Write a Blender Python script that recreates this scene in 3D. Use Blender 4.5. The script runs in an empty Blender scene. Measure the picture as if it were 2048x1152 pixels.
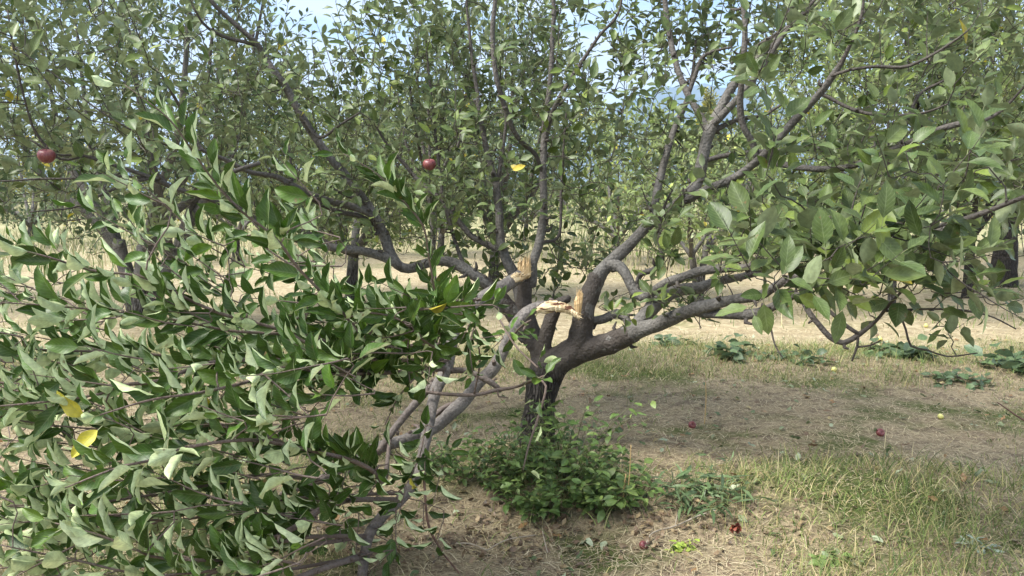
import bpy, math, random
import numpy as np

# ------------------------------------------------------------------ camera
S = bpy.context.scene
FPX = 1639.0                       # focal length in photo pixels (2048 wide)
CAM_H = 1.6
HORIZON = 385.0
PITCH = math.atan((576 - HORIZON) / FPX)
cam_data = bpy.data.cameras.new("camera")
cam_data.sensor_width = 36.0
cam_data.lens = 36.0 * FPX / 2048.0
cam_data.clip_start = 0.05
cam_data.clip_end = 40000
cam = bpy.data.objects.new("camera", cam_data)
S.collection.objects.link(cam)
cam.location = (0, 0, CAM_H)
cam.rotation_euler = (math.pi / 2 - PITCH, 0, 0)
S.camera = cam

# ------------------------------------------------------------------ light
SUN_EL, SUN_AZ = math.radians(52), math.radians(252)   # azimuth from +Y clockwise
S.view_settings.view_transform = 'Standard'
S.view_settings.look = 'None'
S.view_settings.exposure = 1.62
S.view_settings.gamma = 1.0
W = bpy.data.worlds.new("World")
S.world = W
W.use_nodes = True
nt = W.node_tree
nt.nodes.clear()
N = nt.nodes.new
out = N('ShaderNodeOutputWorld')
bg = N('ShaderNodeBackground')
sky = N('ShaderNodeTexSky')
sky.sky_type = 'NISHITA'
sky.sun_disc = False
sky.sun_elevation = SUN_EL
sky.sun_rotation = SUN_AZ
sky.air_density = 1.0
sky.dust_density = 0.6
sky.ozone_density = 3.0
tc = N('ShaderNodeTexCoord')
sep = N('ShaderNodeSeparateXYZ')
nt.links.new(tc.outputs['Generated'], sep.inputs[0])
addz = N('ShaderNodeMath'); addz.operation = 'ADD'; addz.inputs[1].default_value = 0.12
nt.links.new(sep.outputs['Z'], addz.inputs[0])
mx = N('ShaderNodeMath'); mx.operation = 'MAXIMUM'; mx.inputs[1].default_value = 0.05
nt.links.new(addz.outputs[0], mx.inputs[0])
dx = N('ShaderNodeMath'); dx.operation = 'DIVIDE'
dy = N('ShaderNodeMath'); dy.operation = 'DIVIDE'
nt.links.new(sep.outputs['X'], dx.inputs[0]); nt.links.new(mx.outputs[0], dx.inputs[1])
nt.links.new(sep.outputs['Y'], dy.inputs[0]); nt.links.new(mx.outputs[0], dy.inputs[1])
cmb = N('ShaderNodeCombineXYZ')
nt.links.new(dx.outputs[0], cmb.inputs[0]); nt.links.new(dy.outputs[0], cmb.inputs[1])
cn = N('ShaderNodeTexNoise'); cn.inputs['Scale'].default_value = 0.75
cn.inputs['Detail'].default_value = 9; cn.inputs['Roughness'].default_value = 0.56
cn.inputs['Distortion'].default_value = 0.5
nt.links.new(cmb.outputs[0], cn.inputs['Vector'])
cr = N('ShaderNodeValToRGB')
cr.color_ramp.elements[0].position = 0.40; cr.color_ramp.elements[0].color = (0, 0, 0, 1)
cr.color_ramp.elements[1].position = 0.51; cr.color_ramp.elements[1].color = (1, 1, 1, 1)
nt.links.new(cn.outputs['Fac'], cr.inputs[0])
cn2 = N('ShaderNodeTexNoise'); cn2.inputs['Scale'].default_value = 2.6
cn2.inputs['Detail'].default_value = 6
nt.links.new(cmb.outputs[0], cn2.inputs['Vector'])
cr2 = N('ShaderNodeValToRGB')
cr2.color_ramp.elements[0].position = 0.3; cr2.color_ramp.elements[0].color = (4.0, 4.25, 4.9, 1)
cr2.color_ramp.elements[1].position = 0.75; cr2.color_ramp.elements[1].color = (5.6, 5.75, 6.1, 1)
nt.links.new(cn2.outputs['Fac'], cr2.inputs[0])
mixc = N('ShaderNodeMix'); mixc.data_type = 'RGBA'
nt.links.new(cr.outputs['Color'], mixc.inputs[0])
nt.links.new(sky.outputs[0], mixc.inputs[6])
nt.links.new(cr2.outputs['Color'], mixc.inputs[7])
nt.links.new(mixc.outputs[2], bg.inputs['Color'])
bg.inputs['Strength'].default_value = 0.105
nt.links.new(bg.outputs[0], out.inputs['Surface'])

sun_d = bpy.data.lights.new("sun", 'SUN')
sun_d.energy = 3.7
sun_d.angle = math.radians(26)
sun_d.color = (1.0, 0.96, 0.9)
sun = bpy.data.objects.new("sun", sun_d)
S.collection.objects.link(sun)
sdir = np.array([math.sin(SUN_AZ) * math.cos(SUN_EL), math.cos(SUN_AZ) * math.cos(SUN_EL), math.sin(SUN_EL)])
from mathutils import Vector
sun.rotation_euler = Vector(tuple(-sdir)).to_track_quat('-Z', 'Y').to_euler()
S.cycles.max_bounces = 6
S.cycles.diffuse_bounces = 3
S.cycles.glossy_bounces = 2
S.cycles.transmission_bounces = 3
S.cycles.volume_bounces = 0
S.cycles.use_denoising = True

# ------------------------------------------------------------------ helpers
RNG = np.random.RandomState(11)
FWD = np.array([0, math.cos(PITCH), -math.sin(PITCH)])
UPV = np.array([0, math.sin(PITCH), math.cos(PITCH)])
RGT = np.array([1.0, 0, 0])
CAM = np.array([0, 0, CAM_H])


def P(x, y, d):
    """point of the place seen at photo pixel (x, y), d metres in front of the lens"""
    return CAM + d * (FWD + (x - 1024) / FPX * RGT + (576 - y) / FPX * UPV)


TRUNK_XY = (0.19, 4.75)


def vnoise(x, y, s, seed):
    """cheap smooth value noise"""
    x = np.asarray(x, float) * s + seed * 17.3
    y = np.asarray(y, float) * s - seed * 9.1
    xi = np.floor(x); yi = np.floor(y)
    fx = x - xi; fy = y - yi
    fx = fx * fx * (3 - 2 * fx); fy = fy * fy * (3 - 2 * fy)

    def h(a, b):
        v = np.sin(a * 127.1 + b * 311.7 + seed * 74.7) * 43758.5453
        return v - np.floor(v)
    return (h(xi, yi) * (1 - fx) * (1 - fy) + h(xi + 1, yi) * fx * (1 - fy)
            + h(xi, yi + 1) * (1 - fx) * fy + h(xi + 1, yi + 1) * fx * fy)


def hgt(x, y):
    x = np.asarray(x, float); y = np.asarray(y, float)
    r = np.hypot(x, y)
    near = np.exp(-(r / 14.0) ** 2)
    z = near * (0.10 * (vnoise(x, y, 0.55, 3) - 0.5) + 0.05 * (vnoise(x, y, 1.9, 5) - 0.5)
                + 0.022 * (vnoise(x, y, 6.0, 7) - 0.5))
    z = z + 0.10 * np.exp(-(((x - TRUNK_XY[0]) / 0.8) ** 2 + ((y - TRUNK_XY[1]) / 0.55) ** 2))
    z = z + 0.07 * np.exp(-(((x - 1.7) / 1.3) ** 2 + ((y - 4.15) / 0.35) ** 2))
    z = z - 0.05 * np.exp(-(((x - 0.1) / 1.2) ** 2 + ((y - 3.7) / 0.35) ** 2))
    z = z + 0.06 * np.exp(-(((y - 7.6) / 0.7) ** 2)) * np.exp(-(x / 9.0) ** 2)
    return z


def G(x, y):
    """ground point seen at photo pixel (x, y)"""
    d = FWD + (x - 1024) / FPX * RGT + (576 - y) / FPX * UPV
    t = CAM_H / -d[2]
    for _ in range(12):
        p = CAM + t * d
        t += (p[2] - float(hgt(p[0], p[1]))) / -d[2] * 0.8
    p = CAM + t * d
    return np.array([p[0], p[1], float(hgt(p[0], p[1]))])


def GX(x, dist):
    """ground point under photo column x at a distance"""
    X = (x - 1024) / FPX * dist
    return np.array([X, dist, float(hgt(X, dist))])


def nrm(v):
    v = np.asarray(v, float)
    return v / (np.linalg.norm(v, axis=-1, keepdims=True) + 1e-9)


def mesh_np(name, verts, quads, mat=None, cols=None, uv=None, smooth=True, floats=None):
    verts = np.asarray(verts, np.float32); quads = np.asarray(quads, np.int32)
    me = bpy.data.meshes.new(name)
    me.vertices.add(len(verts)); me.vertices.foreach_set('co', verts.ravel())
    nf = len(quads)
    me.loops.add(nf * 4); me.loops.foreach_set('vertex_index', quads.ravel())
    me.polygons.add(nf)
    me.polygons.foreach_set('loop_start', np.arange(0, nf * 4, 4, dtype=np.int32))
    me.polygons.foreach_set('loop_total', np.full(nf, 4, np.int32))
    me.polygons.foreach_set('use_smooth', np.full(nf, smooth, bool))
    for k, c in (cols or {}).items():
        a = me.attributes.new(k, 'FLOAT_COLOR', 'POINT')
        c = np.asarray(c, np.float32)
        if c.shape[1] == 3:
            c = np.hstack([c, np.ones((len(c), 1), np.float32)])
        a.data.foreach_set('color', c.ravel())
    for k, c in (floats or {}).items():
        a = me.attributes.new(k, 'FLOAT', 'POINT')
        a.data.foreach_set('value', np.asarray(c, np.float32).ravel())
    if uv is not None:
        a = me.attributes.new('leafuv', 'FLOAT2', 'POINT')
        a.data.foreach_set('vector', np.asarray(uv, np.float32).ravel())
    me.update(calc_edges=True)
    if mat:
        me.materials.append(mat)
    return me


def obj(name, me, parent=None, loc=None):
    o = bpy.data.objects.new(name, me)
    S.collection.objects.link(o)
    if parent is not None:
        o.parent = parent
        o.location = [-c for c in parent.location] if loc is None else loc
    elif loc is not None:
        o.location = loc
    return o


def thing(name, label, cat, loc, group=None):
    o = bpy.data.objects.new(name, None)
    S.collection.objects.link(o)
    o.location = tuple(float(c) for c in loc)
    o.empty_display_size = 0.2
    return tag(o, label, cat, group)


def tag(o, label, cat, group=None, kind=None):
    o['label'] = label; o['category'] = cat
    if group: o['group'] = group
    if kind: o['kind'] = kind
    return o


# ------------------------------------------------------------------ materials
def new_mat(name):
    m = bpy.data.materials.new(name); m.use_nodes = True
    m.node_tree.nodes.clear()
    return m, m.node_tree, m.node_tree.nodes.new, m.node_tree.links.new


def leaf_material(name, rough=0.45, trans=0.15, veins=True):
    m, t, n, l = new_mat(name)
    o = n('ShaderNodeOutputMaterial'); p = n('ShaderNodeBsdfPrincipled')
    tr = n('ShaderNodeBsdfTranslucent'); ms = n('ShaderNodeMixShader')
    a = n('ShaderNodeAttribute'); a.attribute_name = 'col'
    b = n('ShaderNodeAttribute'); b.attribute_name = 'colb'
    g = n('ShaderNodeNewGeometry')
    mix = n('ShaderNodeMix'); mix.data_type = 'RGBA'
    l(g.outputs['Backfacing'], mix.inputs[0]); l(a.outputs['Color'], mix.inputs[6]); l(b.outputs['Color'], mix.inputs[7])
    colour = mix.outputs[2]
    if veins:
        u = n('ShaderNodeAttribute'); u.attribute_name = 'leafuv'
        s = n('ShaderNodeSeparateXYZ'); l(u.outputs['Vector'], s.inputs[0])
        ab = n('ShaderNodeMath'); ab.operation = 'ABSOLUTE'; l(s.outputs['Y'], ab.inputs[0])
        # midrib
        mr = n('ShaderNodeMath'); mr.operation = 'LESS_THAN'; mr.inputs[1].default_value = 0.05
        l(ab.outputs[0], mr.inputs[0])
        # side veins: u - 0.28|v| repeated
        k = n('ShaderNodeMath'); k.operation = 'MULTIPLY_ADD'; k.inputs[1].default_value = -0.26
        l(ab.outputs[0], k.inputs[0]); l(s.outputs['X'], k.inputs[2])
        k2 = n('ShaderNodeMath'); k2.operation = 'MULTIPLY'; k2.inputs[1].default_value = 52
        l(k.outputs[0], k2.inputs[0])
        sn = n('ShaderNodeMath'); sn.operation = 'SINE'; l(k2.outputs[0], sn.inputs[0])
        rp = n('ShaderNodeMapRange'); rp.inputs[1].default_value = 0.55; rp.inputs[2].default_value = 1.0
        rp.inputs[3].default_value = 0.0; rp.inputs[4].default_value = 0.32
        l(sn.outputs[0], rp.inputs[0])
        mxm = n('ShaderNodeMath'); mxm.operation = 'MAXIMUM'
        sc = n('ShaderNodeMath'); sc.operation = 'MULTIPLY'; sc.inputs[1].default_value = 0.6
        l(mr.outputs[0], sc.inputs[0]); l(sc.outputs[0], mxm.inputs[0]); l(rp.outputs[0], mxm.inputs[1])
        vm = n('ShaderNodeMix'); vm.data_type = 'RGBA'; vm.inputs[7].default_value = (0.22, 0.27, 0.13, 1)
        vf = n('ShaderNodeMath'); vf.operation = 'MULTIPLY'; vf.inputs[1].default_value = 0.6
        l(mxm.outputs[0], vf.inputs[0])
        l(vf.outputs[0], vm.inputs[0]); l(colour, vm.inputs[6])
        # small mottling
        tcn = n('ShaderNodeTexCoord'); ns = n('ShaderNodeTexNoise'); ns.inputs['Scale'].default_value = 55
        ns.inputs['Detail'].default_value = 3
        l(tcn.outputs['Object'], ns.inputs['Vector'])
        mr2 = n('ShaderNodeMapRange'); mr2.inputs[1].default_value = 0.3; mr2.inputs[2].default_value = 0.7
        mr2.inputs[3].default_value = 0.78; mr2.inputs[4].default_value = 1.2
        l(ns.outputs['Fac'], mr2.inputs[0])
        mm = n('ShaderNodeMix'); mm.data_type = 'RGBA'; mm.blend_type = 'MULTIPLY'; mm.inputs[0].default_value = 1
        l(vm.outputs[2], mm.inputs[6]); l(mr2.outputs[0], mm.inputs[7])
        ns3 = n('ShaderNodeTexNoise'); ns3.inputs['Scale'].default_value = 34; ns3.inputs['Detail'].default_value = 4
        l(tcn.outputs['Object'], ns3.inputs['Vector'])
        sp3 = n('ShaderNodeMapRange'); sp3.inputs[1].default_value = 0.68; sp3.inputs[2].default_value = 0.74
        sp3.inputs[3].default_value = 0.0; sp3.inputs[4].default_value = 0.75
        l(ns3.outputs['Fac'], sp3.inputs[0])
        bm = n('ShaderNodeMix'); bm.data_type = 'RGBA'; bm.inputs[7].default_value = (0.16, 0.095, 0.035, 1)
        l(sp3.outputs[0], bm.inputs[0]); l(mm.outputs[2], bm.inputs[6])
        colour = bm.outputs[2]
        bp = n('ShaderNodeBump'); bp.inputs['Strength'].default_value = 0.35; bp.inputs['Distance'].default_value = 0.002
        bp.invert = True
        l(mxm.outputs[0], bp.inputs['Height']); l(bp.outputs[0], p.inputs['Normal'])
    l(colour, p.inputs['Base Color']); l(colour, tr.inputs['Color'])
    p.inputs['Roughness'].default_value = rough
    p.inputs['Specular IOR Level'].default_value = 0.38
    ms.inputs[0].default_value = trans
    l(p.outputs[0], ms.inputs[1]); l(tr.outputs[0], ms.inputs[2]); l(ms.outputs[0], o.inputs['Surface'])
    return m


def bark_material(name, base, dark, twig, fissure=0.0):
    """grey bark; slender wood ('rad' attribute small) is redder and smoother"""
    m, t, n, l = new_mat(name)
    o = n('ShaderNodeOutputMaterial'); p = n('ShaderNodeBsdfPrincipled')
    tcn = n('ShaderNodeTexCoord')
    n1 = n('ShaderNodeTexNoise'); n1.inputs['Scale'].default_value = 9; n1.inputs['Detail'].default_value = 8
    n1.inputs['Roughness'].default_value = 0.65
    l(tcn.outputs['Object'], n1.inputs['Vector'])
    r1 = n('ShaderNodeValToRGB')
    r1.color_ramp.elements[0].position = 0.33; r1.color_ramp.elements[0].color = (*dark, 1)
    r1.color_ramp.elements[1].position = 0.68; r1.color_ramp.elements[1].color = (*base, 1)
    l(n1.outputs['Fac'], r1.inputs[0])
    n2 = n('ShaderNodeTexNoise'); n2.inputs['Scale'].default_value = 70; n2.inputs['Detail'].default_value = 5
    l(tcn.outputs['Object'], n2.inputs['Vector'])
    mr = n('ShaderNodeMapRange'); mr.inputs[1].default_value = 0.3; mr.inputs[2].default_value = 0.7
    mr.inputs[3].default_value = 0.62; mr.inputs[4].default_value = 1.3
    l(n2.outputs['Fac'], mr.inputs[0])
    mm = n('ShaderNodeMix'); mm.data_type = 'RGBA'; mm.blend_type = 'MULTIPLY'; mm.inputs[0].default_value = 1
    l(r1.outputs[0], mm.inputs[6]); l(mr.outputs[0], mm.inputs[7])
    a = n('ShaderNodeAttribute'); a.attribute_name = 'rad'
    rr = n('ShaderNodeMapRange'); rr.inputs[1].default_value = 0.006; rr.inputs[2].default_value = 0.03
    rr.inputs[3].default_value = 0.8; rr.inputs[4].default_value = 0.0
    l(a.outputs['Fac'], rr.inputs[0])
    mt = n('ShaderNodeMix'); mt.data_type = 'RGBA'; mt.inputs[7].default_value = (*twig, 1)
    l(rr.outputs[0], mt.inputs[0]); l(mm.outputs[2], mt.inputs[6])
    l(mt.outputs[2], p.inputs['Base Color'])
    p.inputs['Roughness'].default_value = 0.72
    p.inputs['Specular IOR Level'].default_value = 0.25
    bp = n('ShaderNodeBump'); bp.inputs['Strength'].default_value = 0.9; bp.inputs['Distance'].default_value = 0.012
    hsum = n('ShaderNodeMath'); hsum.operation = 'ADD'
    l(n1.outputs['Fac'], hsum.inputs[0]); l(n2.outputs['Fac'], hsum.inputs[1])
    l(hsum.outputs[0], bp.inputs['Height'])
    last = bp
    if fissure > 0:
        # long vertical cracks, only on the old lower wood
        mp = n('ShaderNodeMapping'); mp.inputs['Scale'].default_value = (55, 55, 7)
        l(tcn.outputs['Object'], mp.inputs['Vector'])
        v = n('ShaderNodeTexVoronoi'); v.feature = 'DISTANCE_TO_EDGE'; v.inputs['Scale'].default_value = 1.0
        nd = n('ShaderNodeTexNoise'); nd.inputs['Scale'].default_value = 0.7; nd.inputs['Detail'].default_value = 4
        l(mp.outputs[0], nd.inputs['Vector'])
        av = n('ShaderNodeVectorMath'); av.operation = 'ADD'
        l(mp.outputs[0], av.inputs[0]); l(nd.outputs['Color'], av.inputs[1]); l(av.outputs[0], v.inputs['Vector'])
        cmr = n('ShaderNodeMapRange'); cmr.inputs[1].default_value = 0.0; cmr.inputs[2].default_value = 0.22
        l(v.outputs['Distance'], cmr.inputs[0])
        sp = n('ShaderNodeSeparateXYZ'); l(tcn.outputs['Object'], sp.inputs[0])
        zr = n('ShaderNodeMapRange'); zr.inputs[1].default_value = fissure; zr.inputs[2].default_value = fissure - 0.12
        zr.inputs[3].default_value = 0.12; zr.inputs[4].default_value = 1.0
        l(sp.outputs['Z'], zr.inputs[0])
        b2 = n('ShaderNodeBump'); b2.inputs['Distance'].default_value = 0.02
        l(zr.outputs[0], b2.inputs['Strength']); l(cmr.outputs[0], b2.inputs['Height']); l(bp.outputs[0], b2.inputs['Normal'])
        last = b2
        # crack bottoms are coloured darker, following the zone of the bump
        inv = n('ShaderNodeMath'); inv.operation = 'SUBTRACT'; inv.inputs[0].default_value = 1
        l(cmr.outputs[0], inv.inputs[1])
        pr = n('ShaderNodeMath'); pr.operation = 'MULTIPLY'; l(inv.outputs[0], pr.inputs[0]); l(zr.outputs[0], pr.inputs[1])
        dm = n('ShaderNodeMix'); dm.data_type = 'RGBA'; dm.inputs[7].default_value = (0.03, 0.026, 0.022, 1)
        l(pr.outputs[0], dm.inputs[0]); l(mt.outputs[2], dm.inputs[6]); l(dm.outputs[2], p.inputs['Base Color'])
    l(last.outputs[0], p.inputs['Normal'])
    l(p.outputs[0], o.inputs['Surface'])
    return m


def attr_material(name, rough=0.7, trans=0.0):
    m, t, n, l = new_mat(name)
    o = n('ShaderNodeOutputMaterial'); p = n('ShaderNodeBsdfPrincipled')
    a = n('ShaderNodeAttribute'); a.attribute_name = 'col'
    l(a.outputs['Color'], p.inputs['Base Color'])
    p.inputs['Roughness'].default_value = rough
    p.inputs['Specular IOR Level'].default_value = 0.25
    if trans > 0:
        tr = n('ShaderNodeBsdfTranslucent'); ms = n('ShaderNodeMixShader'); ms.inputs[0].default_value = trans
        l(a.outputs['Color'], tr.inputs['Color']); l(p.outputs[0], ms.inputs[1]); l(tr.outputs[0], ms.inputs[2])
        l(ms.outputs[0], o.inputs['Surface'])
    else:
        l(p.outputs[0], o.inputs['Surface'])
    return m


def noise_material(name, stops, scale=6, rough=0.6, bump=0.3, dist=0.004, stretch=(1, 1, 1), spec=0.3):
    m, t, n, l = new_mat(name)
    o = n('ShaderNodeOutputMaterial'); p = n('ShaderNodeBsdfPrincipled')
    tcn = n('ShaderNodeTexCoord'); mp = n('ShaderNodeMapping'); mp.inputs['Scale'].default_value = stretch
    l(tcn.outputs['Object'], mp.inputs['Vector'])
    ns = n('ShaderNodeTexNoise'); ns.inputs['Scale'].default_value = scale; ns.inputs['Detail'].default_value = 8
    ns.inputs['Roughness'].default_value = 0.6
    l(mp.outputs[0], ns.inputs['Vector'])
    r = n('ShaderNodeValToRGB')
    els = r.color_ramp.elements
    while len(els) < len(stops): els.new(0.5)
    for e, (pos, c) in zip(els, stops):
        e.position = pos; e.color = (*c, 1)
    l(ns.outputs['Fac'], r.inputs[0]); l(r.outputs[0], p.inputs['Base Color'])
    p.inputs['Roughness'].default_value = rough
    p.inputs['Specular IOR Level'].default_value = spec
    b = n('ShaderNodeBump'); b.inputs['Strength'].default_value = bump; b.inputs['Distance'].default_value = dist
    l(ns.outputs['Fac'], b.inputs['Height']); l(b.outputs[0], p.inputs['Normal'])
    l(p.outputs[0], o.inputs['Surface'])
    return m


def ground_material():
    m, t, n, l = new_mat('orchard_soil_and_thatch')
    o = n('ShaderNodeOutputMaterial'); p = n('ShaderNodeBsdfPrincipled')
    tcn = n('ShaderNodeTexCoord')
    sp = n('ShaderNodeSeparateXYZ'); l(tcn.outputs['Object'], sp.inputs[0])

    def noise(scale, detail=6, rough=0.6):
        q = n('ShaderNodeTexNoise'); q.inputs['Scale'].default_value = scale
        q.inputs['Detail'].default_value = detail; q.inputs['Roughness'].default_value = rough
        l(tcn.outputs['Object'], q.inputs['Vector']); return q

    def ramp(src, a, ca, b, cb):
        r = n('ShaderNodeValToRGB')
        r.color_ramp.elements[0].position = a; r.color_ramp.elements[0].color = (*ca, 1)
        r.color_ramp.elements[1].position = b; r.color_ramp.elements[1].color = (*cb, 1)
        l(src, r.inputs[0]); return r.outputs[0]

    def mixc(f, a, b):
        q = n('ShaderNodeMix'); q.data_type = 'RGBA'
        l(f, q.inputs[0]); l(a, q.inputs[6]); l(b, q.inputs[7]); return q.outputs[2]

    def rng(src, a, b, c=0.0, d=1.0):
        q = n('ShaderNodeMapRange'); q.interpolation_type = 'SMOOTHSTEP'
        q.inputs[1].default_value = a; q.inputs[2].default_value = b
        q.inputs[3].default_value = c; q.inputs[4].default_value = d
        l(src, q.inputs[0]); return q.outputs[0]
    fine = noise(60, 5, 0.7); mid = noise(7, 6); big = noise(0.8, 4)
    near = ramp(fine.outputs['Fac'], 0.3, (0.13, 0.10, 0.062), 0.72, (0.45, 0.37, 0.235))
    soil = ramp(fine.outputs['Fac'], 0.3, (0.085, 0.062, 0.045), 0.75, (0.29, 0.225, 0.15))
    green = ramp(fine.outputs['Fac'], 0.3, (0.045, 0.06, 0.018), 0.75, (0.14, 0.16, 0.055))
    c = mixc(rng(mid.outputs['Fac'], 0.5, 0.62), near, soil)
    c = mixc(rng(big.outputs['Fac'], 0.5, 0.62), c, green)
    straw = ramp(mid.outputs['Fac'], 0.25, (0.24, 0.19, 0.11), 0.72, (0.50, 0.425, 0.28))
    straw = mixc(rng(noise(0.55, 5).outputs['Fac'], 0.52, 0.66), straw, ramp(mid.outputs['Fac'], 0.3, (0.17, 0.17, 0.075), 0.7, (0.36, 0.33, 0.18)))
    wy = n('ShaderNodeMath'); wy.operation = 'MULTIPLY_ADD'; wy.inputs[1].default_value = 2.2
    l(big.outputs['Fac'], wy.inputs[0]); l(sp.outputs['Y'], wy.inputs[2])
    c = mixc(rng(wy.outputs[0], 8.6, 9.8), c, straw)
    far = ramp(noise(0.25, 6).outputs['Fac'], 0.3, (0.17, 0.19, 0.08), 0.7, (0.42, 0.36, 0.21))
    wy2 = n('ShaderNodeMath'); wy2.operation = 'MULTIPLY_ADD'; wy2.inputs[1].default_value = 14
    l(big.outputs['Fac'], wy2.inputs[0]); l(sp.outputs['Y'], wy2.inputs[2])
    c = mixc(rng(wy2.outputs[0], 24, 36), c, far)
    vm = n('ShaderNodeMapRange'); vm.inputs[1].default_value = 0.3; vm.inputs[2].default_value = 0.7
    vm.inputs[3].default_value = 0.7; vm.inputs[4].default_value = 1.2
    l(noise(19, 6, 0.7).outputs['Fac'], vm.inputs[0])
    mm = n('ShaderNodeMix'); mm.data_type = 'RGBA'; mm.blend_type = 'MULTIPLY'; mm.inputs[0].default_value = 1
    l(c, mm.inputs[6]); l(vm.outputs[0], mm.inputs[7])
    l(mm.outputs[2], p.inputs['Base Color'])
    p.inputs['Roughness'].default_value = 0.95; p.inputs['Specular IOR Level'].default_value = 0.1
    b = n('ShaderNodeBump'); b.inputs['Strength'].default_value = 0.8; b.inputs['Distance'].default_value = 0.02
    l(fine.outputs['Fac'], b.inputs['Height']); l(b.outputs[0], p.inputs['Normal'])
    l(p.outputs[0], o.inputs['Surface'])
    return m


M_LEAF = leaf_material('apple_leaf')
M_FAR = leaf_material('distant_leaf', rough=0.5, trans=0.25, veins=False)
M_BARK = bark_material('grey_apple_bark', (0.185, 0.174, 0.156), (0.085, 0.079, 0.070), (0.055, 0.044, 0.036), fissure=0.62)
M_BROKEN = bark_material('pale_apple_bark', (0.235, 0.215, 0.195), (0.115, 0.102, 0.092), (0.14, 0.10, 0.08))
M_DARKBARK = bark_material('dark_furrowed_bark', (0.10, 0.088, 0.078), (0.04, 0.034, 0.03), (0.08, 0.06, 0.05), fissure=3.0)
M_SPLIT = noise_material('fresh_split_wood', [(0.28, (0.34, 0.21, 0.10)), (0.42, (0.60, 0.42, 0.21)), (0.68, (0.72, 0.56, 0.33))],
                         scale=5, rough=0.75, bump=1.0, dist=0.01, stretch=(16, 16, 1.6))
M_HEART = noise_material('brown_torn_heartwood', [(0.40, (0.09, 0.035, 0.018)), (0.48, (0.62, 0.48, 0.28)), (0.7, (0.80, 0.70, 0.50))],
                         scale=9, rough=0.8, bump=0.6, dist=0.006, stretch=(0.8, 4, 5))
M_GRASS = attr_material('grass_blades', 0.65, 0.25)
M_HAY = attr_material('dry_hay', 0.85, 0.1)
M_GROUND = ground_material()


# ------------------------------------------------------------------ geometry builders
class Tubes:
    """many tapering tubes in one mesh"""
    def __init__(s): s.v = []; s.q = []; s.r = []; s.n = 0

    def add(s, pts, rad, sides=6, lump=0.0, cap=False):
        pts = np.asarray(pts, float); rad = np.asarray(rad, float); n = len(pts)
        if n < 2: return
        tan = nrm(np.gradient(pts, axis=0))
        ref = np.array([0.31, 0.2, 0.93]) if abs(tan[0] @ np.array([0.31, 0.2, 0.93])) < 0.9 else np.array([1.0, 0, 0])
        fr = []
        u = nrm(np.cross(tan[0], ref))
        for i in range(n):
            u = nrm(u - tan[i] * (u @ tan[i])); fr.append(u)
        fr = np.array(fr); bi = np.cross(tan, fr)
        if cap:                                        # rounded ends
            pts = np.vstack([pts[0] - tan[0] * rad[0] * .35, pts, pts[-1] + tan[-1] * rad[-1] * .35])
            rad = np.concatenate([[rad[0] * .05], rad, [rad[-1] * .05]])
            fr = np.vstack([fr[0], fr, fr[-1]]); bi = np.vstack([bi[0], bi, bi[-1]]); n += 2
        th = np.arange(sides) * 2 * math.pi / sides
        rr = rad[:, None] * np.ones((1, sides))
        if lump > 0:
            ph = RNG.rand(4) * 6.28
            s_ = np.cumsum(np.r_[0, np.linalg.norm(np.diff(pts, axis=0), axis=1)])
            rr = rr * (1 + lump * (np.sin(s_[:, None] * 23 + th[None] * 2 + ph[0]) * .5
                                   + np.sin(s_[:, None] * 51 + th[None] + ph[1]) * .35
                                   + np.sin(s_[:, None] * 11 + th[None] * 3 + ph[2]) * .5))
        vv = pts[:, None] + rr[..., None] * (np.cos(th)[None, :, None] * fr[:, None] + np.sin(th)[None, :, None] * bi[:, None])
        a = np.arange(n - 1)[:, None] * sides + np.arange(sides)[None]
        b = np.arange(n - 1)[:, None] * sides + (np.arange(sides)[None] + 1) % sides
        q = np.stack([a, b, b + sides, a + sides], -1).reshape(-1, 4) + s.n
        s.v.append(vv.reshape(-1, 3)); s.q.append(q); s.r.append(np.repeat(rad, sides)); s.n += n * sides

    def build(s, name, mat, parent=None):
        me = mesh_np(name, np.vstack(s.v), np.vstack(s.q), mat, floats={'rad': np.concatenate(s.r)})
        return obj(name, me, parent)


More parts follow.
